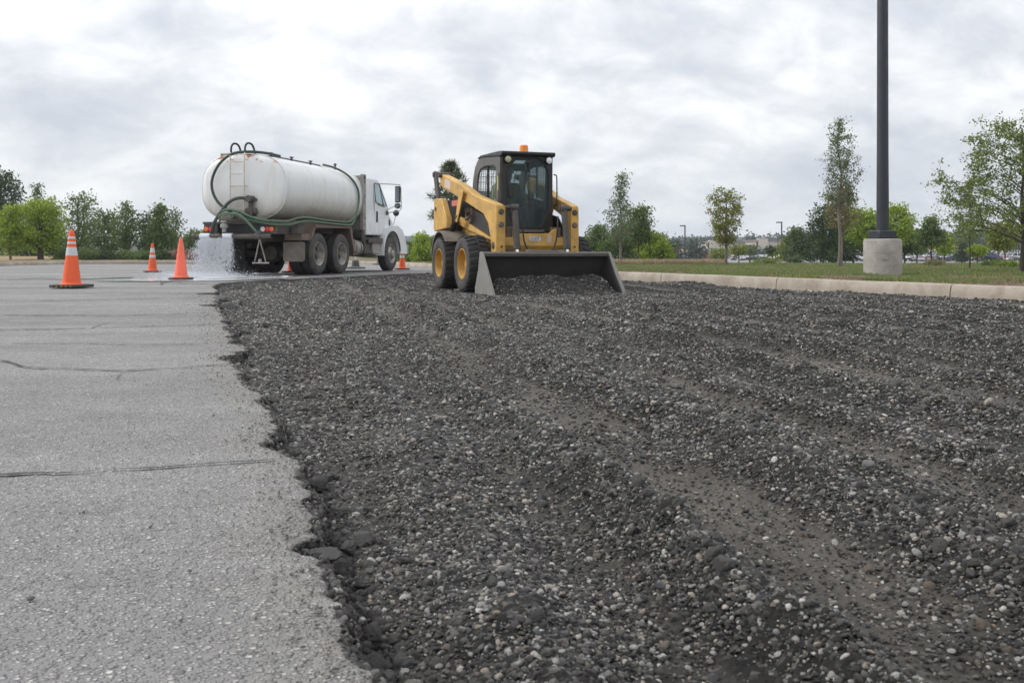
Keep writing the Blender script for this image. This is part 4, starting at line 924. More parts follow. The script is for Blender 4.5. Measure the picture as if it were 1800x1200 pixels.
# shrubs low at the right edge
for k, (p, d, t_, w, lf, lb) in enumerate([(1745, 34, 460, 26, 'mid', 'low green ground shrub left of the right-hand trunk'), (1775, 31, 463, 22, 'weed', 'yellow-green low weeds at the foot of the right-hand tree'), (1640, 36, 459, 20, 'bronze', 'brownish low shrub right of the concrete base'), (1345, 44, 456, 30, 'weed', 'bright green low weeds on the crest right of the lone tree')]):
    tree(lb, p, d, t_, 476, w, lf, 'bush', 30, 1200, .05, .012, cat='shrub', name='shrub', group='low growth on the verge crest', seed=300 + k)
# far wooded skyline: each crown one can tell apart
rr = random.Random(5)
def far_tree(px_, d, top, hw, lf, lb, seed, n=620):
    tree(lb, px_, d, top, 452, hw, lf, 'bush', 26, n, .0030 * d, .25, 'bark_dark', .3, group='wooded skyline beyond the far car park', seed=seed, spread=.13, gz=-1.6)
sky_tr = [(1236, 430, 424, 12), (1286, 440, 420, 14), (1250, 470, 421, 16), (1322, 400, 416, 11), (1338, 420, 424, 12), (1376, 470, 417, 16), (1352, 480, 420, 14), (1396, 470, 420, 15), (1420, 500, 421, 16), (1196, 480, 423, 18), (1216, 520, 421, 16), (1155, 520, 422, 18), (1030, 500, 424, 22), (1010, 470, 426, 20), (1060, 520, 423, 22), (1100, 520, 424, 22),
          (1682, 420, 413, 16), (1700, 330, 411, 18), (1724, 300, 409, 20), (1748, 310, 407, 19), (1772, 330, 411, 18), (1798, 300, 409, 20), (1690, 250, 424, 13), (1712, 240, 420, 16), (1740, 250, 417, 15), (1660, 430, 415, 16), (1640, 430, 416, 18), (1610, 440, 417, 18), (1822, 300, 410, 22)]
sky_tr.sort(); SP = {3: 0}
def nth(n): return ['first', 'second', 'third', 'fourth', 'fifth', 'sixth', 'seventh', 'eighth', 'ninth', 'tenth', 'eleventh', 'twelfth', 'thirteenth', 'fourteenth', 'fifteenth'][n]
cnt = [0, 0, 0]; tot = [sum(1 for q_ in sky_tr if q_[0] < 1200), sum(1 for q_ in sky_tr if 1200 <= q_[0] < 1500), 0]
for k, (p, d, t_, w) in enumerate(sky_tr):
    z_ = 0 if p < 1200 else (1 if p < 1500 else 2)
    lb = 'hazy far tree %s, %s from the left' % (['above the bush clump by the loader', 'around the stores', 'right of the pole base'][z_], nth(cnt[z_])); cnt[z_] += 1
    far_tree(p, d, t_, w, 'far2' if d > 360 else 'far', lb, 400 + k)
# low wooded hill behind everything
n = 260; xs = np.linspace(-520, 820, n)
mb = MB(); hb_ = 9.5 + 3.5 * fbm(xs / 70, 0 * xs, 3) + 1.6 * np.abs(fbm(xs / 11, 3 + 0 * xs, 2))
vs = []; 
for i in range(n):
    for (dy, hh) in ((0, -3), (4, .55), (12, .9), (30, 1.0), (90, .9), (140, -3)):
        vs.append((xs[i], 640 + dy + 10 * math.sin(i * .8), -3 if hh < 0 else hb_[i] * hh + float(fbm(i * .9, dy * .3, 2)) * 1.2))
fs = [(i * 6 + j, (i + 1) * 6 + j, (i + 1) * 6 + j + 1, i * 6 + j + 1) for i in range(n - 1) for j in range(5)]
M['hill'] = mat('wooded_hill', (.055, .080, .078), 1.0, dirt=(.085, .115, .11), dirt_amt=.5, scale=.08, var=.3)  # bluish green carries the distance haze in the paint
mb.add(vs, fs); tag(mb.build('wooded_hills', M['hill'], None, smooth=80), 'low wooded hills along the horizon', None, kind='structure')

# thin summer haze over the whole place
hm = bpy.data.materials.new('haze'); hm.use_nodes = True; hm.node_tree.nodes.clear()
vp_ = hm.node_tree.nodes.new('ShaderNodeVolumePrincipled'); vp_.inputs['Color'].default_value = (.86, .91, 1, 1); vp_.inputs['Density'].default_value = .0004; vp_.inputs['Anisotropy'].default_value = .2
ho_ = hm.node_tree.nodes.new('ShaderNodeOutputMaterial'); hm.node_tree.links.new(vp_.outputs[0], ho_.inputs['Volume'])
tag(MB().box(-900, 1100, -80, 1560, -4.5, 17).build('haze', hm, None, smooth=0), 'thin pale haze between the car park and the far tree line', None, kind='stuff')

# ================================================================== BUILDINGS
def store(name, lb, px0, px1, d, ztop, ztower, cat='building', blue=None):
    x0, x1 = W_(px0, d), W_(px1, d); z0 = -1.45; root = empty(name, ((x0 + x1) / 2, d, z0)); tag(root, lb, cat); w = (x1 - x0) / 2; h = Zp(ztop, d) - z0
    mb = MB(); mb.box(-w, w, 0, 22, 0, h); mb.build('wall', M['beige'], root, smooth=0, bevel=.05)
    mb = MB(); mb.box(-w - .3, w + .3, -.35, 22.3, h, h + .8); mb.build('roof', M['brown_fascia'], root, smooth=0)
    mb = MB(); mb.box(-w, -w + 3.4, -.6, 3, 0, h + 1.2); mb.build('tower', M['beige'], root, smooth=0)
    mb = MB(); mb.box(-w - 5, w + 2, -3.4, -.62, 3.0, 3.5); c = mb.build('canopy', M['galv'], root, smooth=0)
    k = -w - 4.6
    while k < w + 1.8:
        mb = MB(); mb.box(k - .15, k + .15, -3.2, -2.9, 0, 3.0); mb.build('column', M['beige'], root, smooth=0); k += (2 * w + 6) / 5
    nw = 6
    for i in range(nw):
        a = -w + 3.8 + i * (2 * w - 4.2) / nw; mb = MB(); mb.box(a, a + (2 * w - 4.2) / nw - .5, -.06, .1, .3, 2.8)
        mb.build('window', M['blue_shop'] if blue == i else M['shop_dark'], root, smooth=0)
    for i in range(2):
        mb = MB(); mb.box(w * .1 + i * 2.2, w * .1 + .9 + i * 2.2, -.12, 0, h * .62, h * .62 + .9); mb.build('wall_vent', M['shop_dark'], root, smooth=0)
    return root
store('store_building', 'beige store with flat roof behind the lone olive tree', 1247, 1308, 345, 428, 0, blue=5)
store('store_building', 'beige store with grey canopy left of the second far lamp post', 1333, 1398, 345, 425, 0)
def block(lb, px0, px1, d, top, wallm, roofm, z0=-1.4, depth=14, name='low_building'):
    x0, x1 = W_(px0, d), W_(px1, d); w = (x1 - x0) / 2; h = Zp(top, d) - z0; root = empty(name, ((x0 + x1) / 2, d, z0)); tag(root, lb, 'building')
    MB().box(-w, w, 0, depth, 0, h * .8).build('wall', M[wallm], root, smooth=0)
    MB().prism([(-.5, h * .8), (depth + .5, h * .8), (depth * .75, h), (depth * .25, h)], -w - .4, w + .4, 'x').build('roof', M[roofm], root, smooth=0)
    for i in range(3): MB().box(-w + w * .3 + i * w * .6, -w + w * .55 + i * w * .6, -.05, .1, h * .2, h * .55).build('window', M['shop_dark'], root, smooth=0)
    return root
M['orange_roof'] = mat('orange_roof', (.45, .20, .11), .8); M['grey_roof'] = mat('pale_grey_roof', (.50, .50, .53), .7)
block('small kiosk with an orange roof beyond the parked cars', 1674, 1684, 240, 430, 'beige', 'orange_roof')
block('small pinkish building left of the first far lamp post', 1190, 1208, 300, 438, 'beige', 'orange_roof')
block('pale grey roofed building glimpsed between the left trees', 166, 236, 110, 424, 'grey_roof', 'grey_roof', .3)
block('grey roofed building beyond the truck bonnet', 712, 722, 120, 428, 'grey_roof', 'grey_roof', .0)

# ================================================================== PARKED CARS
CC = {'white': (.84, .85, .87), 'silver': (.46, .47, .49), 'red': (.45, .035, .04), 'blue': (.055, .065, .16), 'black': (.02, .02, .024), 'grey': (.17, .18, .19), 'cream': (.58, .54, .46)}
for k, c in CC.items(): M['car_' + k] = mat('car_paint_' + k, c, .22, .0, coat=.7, var=.03)
BODIES = {}
def car_parts(kind):
    if kind in BODIES: return BODIES[kind]
    L_, W2, H_ = {'sedan': (4.6, .90, 1.42), 'suv': (4.7, .94, 1.72), 'van': (5.0, .96, 1.85), 'pickup': (5.5, .96, 1.82)}[kind]
    a = L_ / 2; bl = .62 * H_ if kind == 'sedan' else .60 * H_
    arch = lambda cx: [(cx + .40 * math.cos(t), .33 + .40 * math.sin(t)) for t in [math.pi * k / 8 for k in range(9)]]
    fr = arch(a - .88); rr_ = arch(-a + .86)
    low = [(a, .28)] + fr + rr_ + [(-a, .30)]
    top = {'sedan': [(-a - .02, bl * .95), (-a + .9, bl + .04), (a - 1.5, bl + .02), (a - .1, bl * .78)], 'suv': [(-a - .02, bl), (-a + .3, bl + .02), (a - 1.3, bl + .02), (a - .1, bl * .84)], 'van': [(-a, bl), (-a + .2, bl + .02), (a - 1.0, bl), (a - .1, bl * .75)], 'pickup': [(-a, bl), (-a + .2, bl), (a - 1.5, bl + .02), (a - .1, bl * .86)]}[kind]
    MBb = MB(); MBb.prism(low + top[::-1], -W2, W2)
    gh = {'sedan': [(-a + .75, bl), (-a + 1.45, H_), (a - 2.15, H_), (a - 1.3, bl)], 'suv': [(-a + .12, bl), (-a + .45, H_), (a - 1.95, H_), (a - 1.15, bl)], 'van': [(-a + .1, bl), (-a + .25, H_), (a - 1.6, H_), (a - .8, bl)], 'pickup': [(-a + 2.1, bl), (-a + 2.25, H_), (a - 2.1, H_), (a - 1.35, bl)]}[kind]
    cab_ = MB(); n = len(gh); cab_.add([(p[0], s * (W2 - .05 - .16 * (1 if p[1] > bl + .1 else 0)), p[1]) for s in (-1, 1) for p in gh], [tuple(range(n)), tuple(range(2 * n - 1, n - 1, -1))] + [(i, i + n, (i + 1) % n + n, (i + 1) % n) for i in range(n)])
    rf = MB(); rf.box(gh[1][0] - .03, gh[2][0] + .03, -(W2 - .2), W2 - .2, H_ - .012, H_ + .035)
    for s in (-1, 1):
        for (p, q_) in ((gh[0], gh[1]), (gh[3], gh[2])): rf.tube([(p[0], s * (W2 - .055), p[1]), (q_[0], s * (W2 - .205), q_[1])], .045, 6)
        mx_ = (gh[1][0] + gh[2][0]) / 2; rf.tube([(mx_, s * (W2 - .045), bl), (mx_, s * (W2 - .20), H_)], .04, 6)
    out = dict(body=MBb.build('body', None, None, smooth=30, bevel=.05), glass=cab_.build('windows', M['car_glass'], None, smooth=20), roof=rf.build('roof', None, None, smooth=30), L=L_, W=W2, H=H_)
    wl = MB(); wl.lathe([(.20, .0), (.31, .0), (.33, .03), (.33, .19), (.31, .22), (.20, .22)], 18); out['tyre'] = wl.build('wheel', M['tyre'], None)
    rm_ = MB(); rm_.lathe([(.0, .03), (.10, .01), (.20, .02), (.20, .20), (.0, .20)], 14); out['rim'] = rm_.build('rim', M['alu'], None)
    hl = MB(); hl.box(-.05, .03, -.16, .16, -.07, .07); out['head'] = hl.build('headlight', M['white_lens'], None, bevel=.02); out['tail'] = hl.build('tail_light', M['red_lens'], None, bevel=.02)
    for k in ('body', 'glass', 'roof', 'tyre', 'rim', 'head', 'tail'): COL.objects.unlink(out[k])
    BODIES[kind] = out; return out
def car(kind, colour, px_, d, rz, lb, gz=-.97):
    B = car_parts(kind); root = empty('parked_car', (W_(px_, d), d, gz), R(rz)); tag(root, lb, 'car', 'cars in the far car park')
    def put(src, mt=None, loc=(0, 0, 0), par=root, nm=None):
        o = src.copy(); 
        if mt: o.data = src.data.copy(); o.data.materials.clear(); o.data.materials.append(mt)
        COL.objects.link(o); o.parent = par; o.location = loc; return o
    put(B['body'], M['car_' + colour]); put(B['glass']); put(B['roof'], M['car_' + colour])
    for s in (-1, 1):
        for xx in (B['L'] / 2 - .88, -B['L'] / 2 + .86):
            w = put(B['tyre'], None, (xx, s * (B['W'] - .21) - (.0 if s > 0 else -.0), .33)); w.rotation_euler = (0, 0, 0 if s < 0 else math.pi); put(B['rim'], None, (0, 0, 0), w)
        put(B['head'], None, (B['L'] / 2 - .06, s * .62, .62 * B['H'] * .72 + .12)); put(B['tail'], None, (-B['L'] / 2 - .0, s * .66, .62 * B['H'] * .8 + .1))
cars = [('sedan', 'white', 1200, 172, 20, 'white sedan left of the first far lamp post'), ('suv', 'red', 1212, 195, 200, 'red car beside the first far lamp post'), ('sedan', 'red', 1226, 190, 15, 'red car right of the first far lamp post'), ('sedan', 'cream', 1218, 180, 10, 'cream sedan in front of the two red cars'), ('suv', 'red', 1236, 200, 5, 'red car at the right end of the red group'),
        ('van', 'white', 1263, 185, 95, 'round-backed white van left of the lone tree trunk'), ('sedan', 'white', 1302, 182, 12, 'white sedan right of the lone young tree trunk'), ('sedan', 'white', 1318, 176, 190, 'white sedan between the lone tree and the small conifer, left of two'), ('suv', 'white', 1336, 182, 8, 'white SUV left of the small dark conifer'), ('sedan', 'black', 1322, 215, 5, 'black car behind the white sedans'), ('sedan', 'grey', 1306, 240, 0, 'grey car in the row before the stores'), ('suv', 'white', 1346, 230, 90, 'white SUV before the second store'), ('van', 'white', 1376, 170, 100, 'white van behind the second far lamp post'), ('sedan', 'silver', 1384, 188, 0, 'silver car right of the second far lamp post'),
        ('van', 'white', 1482, 165, 85, 'white van behind the tall narrow tree'), ('sedan', 'white', 1497, 160, 15, 'white sedan left of the red car by the pole base'), ('sedan', 'red', 1508, 162, 10, 'red sedan just left of the concrete pole base'), ('suv', 'silver', 1590, 170, 10, 'silver SUV right of the concrete pole base'), ('sedan', 'blue', 1592, 160, 185, 'dark blue sedan right of the concrete pole base'), ('sedan', 'white', 1606, 158, 100, 'white sedan, rear towards us, left of the pointed tree'), ('van', 'white', 1621, 176, 20, 'tall white van behind the pointed tree'), ('suv', 'white', 1634, 164, 188, 'white SUV at the foot of the pointed tree'), ('sedan', 'silver', 1652, 162, 12, 'silver sedan right of the pointed tree'), ('suv', 'white', 1665, 168, 8, 'white SUV behind the dark blue sedan'), ('sedan', 'blue', 1680, 156, 183, 'dark blue sedan at the end of the row before the thin stem'),
        ('sedan', 'cream', 1710, 172, 90, 'cream car hidden beyond the thin dark stem'), ('suv', 'white', 1726, 170, 10, 'white SUV right of the lime shrub'), ('sedan', 'blue', 1740, 158, 6, 'dark blue car in front of the two small young trees'), ('pickup', 'white', 1752, 186, 4, 'tall white pickup behind the two small trees'), ('suv', 'white', 1762, 176, 190, 'white SUV between the two small young trunks'), ('sedan', 'silver', 1776, 166, 8, 'silver sedan right of the two small young trees'), ('van', 'white', 1790, 182, 3, 'white van left of the right-hand trunk'), ('sedan', 'white', 1786, 160, 12, 'white sedan in front of the white van at right'), ('suv', 'white', 1815, 178, 0, 'white SUV at the right edge behind the trunk'), ('sedan', 'silver', 1570, 190, 0, 'silver car behind the concrete pole base'), ('suv', 'black', 1768, 205, 5, 'black SUV in the back row at right'), ('suv', 'silver', 1700, 200, 5, 'silver SUV in the back row before the kiosk'), ('sedan', 'white', 1640, 200, 0, 'white car in the back row behind the pointed tree')]
for c in cars: car(*c)

# ================================================================== LAMP POSTS, PYLONS
def post(px_, d, top, lb, gz, arm=1, r=.09):
    x = W_(px_, d); h = Zp(top, d) - gz; root = empty('lamp_post', (x, d, gz)); tag(root, lb, 'lamp post', 'distant lamp posts')
    MB().cyl((0, 0, 0), (0, 0, h), r, 8, r * .8).build('pole', M['pole'], root); MB().box(-1.0 if arm < 0 else -.1, .1 if arm < 0 else 1.0, -.2, .2, h - .1, h + .12).build('lamp_head', M['pole'], root)
    if arm == 0: pass
    MB().cyl((0, 0, -.02), (0, 0, .5), .28, 12).build('base', M['concrete'], root)
post(1204, 190, 397, 'distant lamp post in the gap left of the lone olive tree', -1.4, -1, .16)
post(1374, 180, 391, 'distant lamp post before the beige store with the canopy', -1.4, -1, .16)
post(1029, 260, 407, 'far lamp post just right of the loader, left of two', -1.4, 1, .16)
post(1048, 200, 402, 'far dark lamp post right of the loader, right of two', -1.4, -1, .14)
post(1367, 260, 417, 'short far lamp post left of the second lamp post', -1.4, 1, .12)
# the tall pole on its concrete footing
d = 19.2; x = W_(1551.5, d); z0 = float(zt(x, d)); root = empty('light_pole', (x, d, 0)); tag(root, 'tall dark parking lot light pole standing on a round concrete footing', 'light pole')
MB().lathe([(.36, z0 - .15), (.366, z0 + .3), (.366, .79), (.355, .82), (.33, .833), (0, .835)], 48, 'z').build('footing', M['concrete'], root, smooth=40)
bc_ = MB().box(-.195, .195, -.195, .195, .837, 1.005).build('base_cover', M['pole'], root, smooth=30, bevel=.02); bc_.rotation_euler = (0, 0, R(14))
for z_ in (.30, .56): MB().lathe([(.3655, z_), (.3695, z_ + .004), (.3655, z_ + .008)], 48, 'z').build('form_line', M['concrete'], root, smooth=60)
MB().lathe([(.122, 1.0), (.112, 2.6), (.098, 9.5), (0, 9.5)], 28, 'z').build('pole', M['pole'], root)
MB().cyl((0, 0, 9.3), (1.3, 0, 9.45), .05, 10).build('arm', M['pole'], root); MB().box(1.2, 1.95, -.19, .19, 9.38, 9.52).build('lamp_head', M['pole'], root, bevel=.03)
MB().box(-.16, -.04, -.374, -.352, .42, .47).build('footing_plate', M['galv'], root)

# ================================================================== TRAFFIC CONES
def cone(px_, py_, h, lb, style, rz=0, name='traffic_cone', lying=False, base=.42, stripes=True):
    x, d = gp(px_, py_, 0.012); root = empty(name, (x, d, .014), rz); tag(root, lb, 'traffic cone', 'traffic cones')
    rb, rt_ = h * .165, h * .038
    def rad(z): return rb + (rt_ - rb) * (z / h)
    pm = M['cone_pink'] if style == 'pink' else M['cone']
    bw_ = base / 2; bp = [(bw_, -bw_ * .6), (bw_, bw_ * .6), (bw_ * .6, bw_), (-bw_ * .6, bw_), (-bw_, bw_ * .6), (-bw_, -bw_ * .6), (-bw_ * .6, -bw_), (bw_ * .6, -bw_)]
    MB().prism(bp, 0, .045 if style == 'tall' else .035, 'z').build('base', M['cone_base'], root, bevel=.008)
    mb = MB(); prof_ = [(rb * 1.22, .036), (rb * 1.2, .055), (rad(.06), .07)] + [(rad(z), z) for z in np.linspace(.08, h - .012, 16)] + [(rt_ * .8, h), (rt_ * .45, h), (rt_ * .4, h - .05)]
    mb.lathe(prof_, 32, 'z'); b = mb.build('cone_body', pm, root, smooth=50)
    if stripes:
        for (a, c) in (((.55, .70), (.755, .795), (.845, .885)) if style == 'tall' else ((.50, .60), (.68, .84))):
            MB().lathe([(rad(a * h) - .001, a * h), (rad(a * h) + .0035, a * h + .002), (rad(c * h) + .0035, c * h - .002), (rad(c * h) - .001, c * h)], 32, 'z').build('reflective_collar', M['reflective'] if style != 'pink' else M['cone_pink'], root, smooth=50)
    if style == 'tall':
        for k in (-.11, -.03, .035, .11):
            MB().box(k - .012, k + .012, -bw_ - .001, -bw_ + .006, .014, .030).build('base_mark', M['yellow_rim'], root, smooth=0)
    if lying: root.rotation_euler = (0, R(90), rz); root.location.z = .15
    return root
cone(126, 505, .905, 'tall orange cone with three reflective bands, nearest and at far left', 'tall', 0, base=.56)
cone(318, 491, .84, 'faded pinkish orange cone without white bands, just left of the spray', 'pink', .2, base=.46)
cone(268, 478, .80, 'small distant orange cone with two bands left of the faded one', 'mid', .1, base=.44)
cone(707, 473.5, .74, 'orange cone just right of the truck front wheel', 'mid', .3, base=.46)
cone(512, 478.5, .70, 'reddish cone seen between the rear wheels of the truck', 'pink', .4, base=.5)
cone(474, 472, .55, 'orange cone lying over beyond the truck rear axle', 'mid', 1.3, lying=True, base=.36)
M['greycone'] = mat('dark_dusty_plastic', (.06, .06, .06), .8, dirt=(.2, .2, .2), dirt_amt=.4)
for p, y_, lb in ((625, 472.5, 'dusty dark barrier foot under the truck, left of two'), (668, 465.5, 'dusty dark barrier foot under the truck, right of two')):
    x, d = gp(p, y_, 0); r_ = empty('barrier_foot', (x, d, .012)); tag(r_, lb, 'barrier foot', 'barrier feet beyond the truck'); MB().lathe([(.34, 0), (.34, .04), (.14, .07), (.11, .26), (.05, .30), (0, .30)], 20, 'z').build('dome', M['greycone'], r_); MB().cyl((0, 0, .28), (0, 0, .40), .03, 10).build('stub', M['reflective'], r_)
# ================================================================== WATER TRUCK
TH = R(14)
truck = empty('water_truck', (-5.95, 23.9, .012), math.pi / 2 - TH)
tag(truck, 'white three-axle water truck with green hoses, spraying water from its rear bar', 'water truck')
def part(mb, name, mt, par=truck, **k): return mb.build(name, M[mt] if isinstance(mt, str) else mt, par, **k)
# frame
mb = MB()
for s in (-1, 1): mb.box(-1.5, 6.2, s * .42 - .04, s * .42 + .04, .82, 1.08)
for u in (-1.2, .65, 2.6, 4.4): mb.box(u - .05, u + .05, -.379, .379, .86, 1.04)
part(mb, 'frame', 'darksteel', bevel=.008)
mb = MB()
for s in (-1, 1): mb.box(-1.4, 3.1, s * .62 - .09, s * .62 + .09, 1.1, 1.34)
mb.box(-1.45, 3.15, -.52, .52, 1.12, 1.30); part(mb, 'tank_cradle', 'rust_steel', bevel=.01)
# tank
def sect(u, sy, sz, n=72, zc=2.075, e=2.7, hy=1.085, hz=.775):
    o = []
    for k in range(n):
        a = 2 * math.pi * k / n; c, s = math.cos(a), math.sin(a)
        o.append((u, hy * sy * math.copysign(abs(c) ** (2 / e), c), zc + hz * sz * math.copysign(abs(s) ** (2 / e), s)))
    return o
us = [(-1.60, .0), (-1.598, .35), (-1.585, .68), (-1.56, .86), (-1.53, .945), (-1.485, .985), (-1.45, 1)] + [(-1.45 + 4.45 * k / 14, 1) for k in range(1, 15)] + [(3.06, .98), (3.10, .93), (3.13, .8), (3.15, .3), (3.15, 0)]
mb = MB(); n = 72; vs = []
for u, s in us: vs += sect(u, max(s, .001), max(s, .001))
mb.add(vs, [(i * n + k, i * n + (k + 1) % n, (i + 1) * n + (k + 1) % n, (i + 1) * n + k) for i in range(len(us) - 1) for k in range(n)])
tank = part(mb, 'tank', 'tank', smooth=50)
for u in (-1.47, 3.03):
    mb = MB(); mb.tube([(p[0], p[1] * 1.004, 2.075 + (p[2] - 2.075) * 1.004) for p in sect(u, 1, 1)], .014, 6, closed=True); part(mb, 'rim_weld', 'tank', tank)
for u in (.0, 1.5):
    mb = MB(); mb.tube([(p[0], p[1] * 1.0, 2.075 + (p[2] - 2.075) * 1.0) for p in sect(u, 1, 1)], .0055, 5, closed=True); part(mb, 'seam_weld', 'tank', tank)
mb = MB(); mb.lathe([(.0, 2.99), (.22, 2.99), (.25, 2.96), (.25, 2.83)], 24, 'z', (2.62, .15, -.06)); part(mb, 'hatch', 'weld', tank)
mb = MB(); mb.tube([(-.9, -.28, 2.86), (-.6, -.3, 2.885), (1.9, -.32, 2.885), (2.0, -.34, 2.83)], .018, 6); part(mb, 'top_pipe', 'darksteel', tank)
for u in (-.72, .35, 1.42): 
    mb = MB(); mb.cyl((u, -.3, 2.85), (u, -.3, 2.95), .028, 10); mb.box(u - .045, u + .045, -.335, -.265, 2.935, 2.965); part(mb, 'vent_fitting', 'darksteel', tank)
mb = MB(); mb.cyl((2.85, -.35, 2.80), (2.85, -.35, 2.98), .025, 10); mb.lathe([(0, .07), (.04, .05), (.045, 0), (0, 0)], 10, 'z', (2.85, -.35, 2.96)); part(mb, 'vent_fitting', 'darksteel', tank)
mb = MB(); mb.box(-1.40, -1.1, .40, .66, 2.80, 2.90); part(mb, 'overflow_box', 'galv', tank, bevel=.01)
# ladder
lad = empty('ladder', (0, 0, 0), 0, truck)
for y in (.22, -.14):
    mb = MB(); mb.tube([(-1.70, y, 1.42), (-1.70, y, 2.78), (-1.66, y, 2.90)], .017, 8); part(mb, 'ladder_rail', 'weld', lad)
    mb = MB(); mb.tube(smooth_path([(-1.66, y, 2.88), (-1.65, y, 3.02), (-1.58, y - .03, 3.10), (-1.46, y - .08, 3.06), (-1.40, y - .12, 2.86)], 6), .024, 8); part(mb, 'grab_hoop', 'rubber', lad)
for z in (1.55, 1.80, 2.10, 2.38, 2.66):
    mb = MB(); mb.cyl((-1.70, .22, z), (-1.70, -.14, z), .012, 8); part(mb, 'rung', 'weld', lad)
for z in (1.5, 2.1, 2.72):
    for y in (.22, -.14):
        mb = MB(); mb.cyl((-1.70, y, z), (-1.56, y, z), .012, 6); part(mb, 'ladder_bracket', 'weld', lad, smooth=0)
# hoses
def hose(pts, r, mt='hose', nm='hose', lb=None):
    mb = MB(); mb.tube(smooth_path(pts, 7), r, 10); o = part(mb, nm, mt)
    if lb: o['label'] = lb
    return o
hose([(-.8, -.58, 2.86), (-1.2, -.42, 2.90), (-1.55, -.18, 2.90), (-1.66, .15, 2.86), (-1.70, .42, 2.70), (-1.72, .60, 2.46), (-1.74, .68, 2.18), (-1.75, .63, 1.92), (-1.76, .48, 1.70), (-1.78, .24, 1.54), (-1.80, -.02, 1.46), (-1.78, -.3, 1.35), (-1.66, -.7, 1.28), (-1.45, -.98, 1.28)], .034, 'hose_dark', lb='thick dark green hose looping over the rear of the tank')
hose([(-1.74, -.31, 1.78), (-1.80, -.08, 1.81), (-1.84, .15, 1.73), (-1.86, .36, 1.50), (-1.86, .55, 1.22), (-1.83, .62, 1.02)], .040, 'hose_dark', lb='thick black hose arching down from the pump')
hose([(-1.86, .46, 1.44), (-1.88, .20, 1.54), (-1.88, -.10, 1.50), (-1.86, -.42, 1.36), (-1.75, -.80, 1.28), (-1.45, -1.08, 1.27), (-1.0, -1.15, 1.36), (-.5, -1.16, 1.39), (.35, -1.16, 1.36), (1.75, -1.16, 1.35), (2.17, -1.15, 1.42), (2.51, -1.15, 1.68), (2.69, -1.13, 2.04), (2.60, -1.11, 2.34), (2.35, -.98, 2.62), (1.95, -.78, 2.80), (1.5, -.62, 2.86)], .029, lb='green hose running along the tank side and up over its front')
hose([(-1.90, .30, 1.40), (-1.90, .0, 1.44), (-1.86, -.3, 1.32), (-1.76, -.75, 1.22), (-1.45, -1.12, 1.19), (-1.0, -1.22, 1.27), (-.5, -1.22, 1.30), (.35, -1.22, 1.285), (1.75, -1.22, 1.27), (2.1, -1.20, 1.33), (2.3, -1.18, 1.46)], .027)
hose([(-1.88, .05, 1.48), (-1.92, -.2, 1.38), (-1.93, -.44, 1.17), (-1.90, -.60, .98)], .030, lb='short green hose running down to the right end of the spray bar')
hose([(-1.86, .16, 1.30), (-1.90, .02, 1.42), (-1.90, .22, 1.46), (-1.88, .40, 1.38), (-1.86, .30, 1.18)], .028)
# pump and plumbing
pump = empty('pump', (0, 0, 0), 0, truck)
mb = MB(); mb.cyl((-1.68, -.30, 1.80), (-1.68, -.30, 1.30), .055, 12); mb.cyl((-1.60, -.30, 1.79), (-1.82, -.30, 1.79), .08, 14); mb.box(-1.76, -1.60, -.42, -.20, 1.745, 1.80); part(mb, 'standpipe', 'darksteel', pump)
mb = MB(); mb.box(-1.80, -1.58, -.40, -.22, 1.40, 1.58); mb.cyl((-1.7, -.46, 1.49), (-1.7, -.18, 1.49), .075, 12); part(mb, 'valve_block', 'darksteel', pump, bevel=.01)
mb = MB(); mb.cyl((-1.86, .28, 1.28), (-1.86, .28, 1.02), .05, 12); mb.lathe([(.05, 0), (.095, .03), (.095, .09), (.05, .12)], 14, 'z', (-1.86, .28, 1.10)); mb.lathe([(.05, 0), (.08, .01), (.08, .04), (.05, .05)], 14, 'z', (-1.86, .28, 1.24)); part(mb, 'drain_valve', 'galv', pump)
mb = MB(); mb.cyl((-1.60, .0, 1.46), (-1.60, -.3, 1.46), .05, 10); mb.cyl((-1.62, .22, 1.52), (-1.62, .22, 1.32), .045, 10); mb.cyl((-1.62, .10, 1.36), (-1.90, .10, 1.36), .03, 10); part(mb, 'elbow_pipe', 'rust_steel', pump)
# rear beam and lights
mb = MB(); mb.box(-1.64, -1.50, -.95, .98, 1.215, 1.27); part(mb, 'rear_beam', 'darksteel', bevel=.006)
mb = MB(); mb.box(-1.62, -1.50, .60, .96, .99, 1.213); part(mb, 'light_panel', 'darksteel', bevel=.006)
mb = MB(); mb.box(-1.62, -.68, -.95, -.50, .985, 1.213); part(mb, 'light_panel', 'darksteel', bevel=.008)
mb = MB(); mb.box(-1.0, -.66, -1.16, -.953, .99, 1.25); part(mb, 'side_box', 'darksteel', bevel=.01)
mb = MB(); mb.box(-1.55, -1.50, -.498, .598, 1.0, 1.20); mb.box(-1.56, -1.45, -.2, -.12, .9, 1.212); part(mb, 'rear_shade_panel', 'black')  # black sheet closing the open centre, standing in for its dark interior
for y, c in ((.89, 'amber_lens'), (.77, 'red_lens'), (-.575, 'white_lens'), (-.69, 'red_lens'), (-.80, 'amber_lens')):
    mb = MB(); mb.lathe([(.062, 0), (.062, -.012), (.05, -.024), (0, -.03)], 20, 'x', (-1.62, y, 1.09)); o = part(mb, 'tail_light', c)
    mb = MB(); mb.lathe([(.062, 0), (.075, -.002), (.075, -.014), (.062, -.016)], 20, 'x', (-1.62, y, 1.09)); part(mb, 'light_bezel', 'rubber', o)
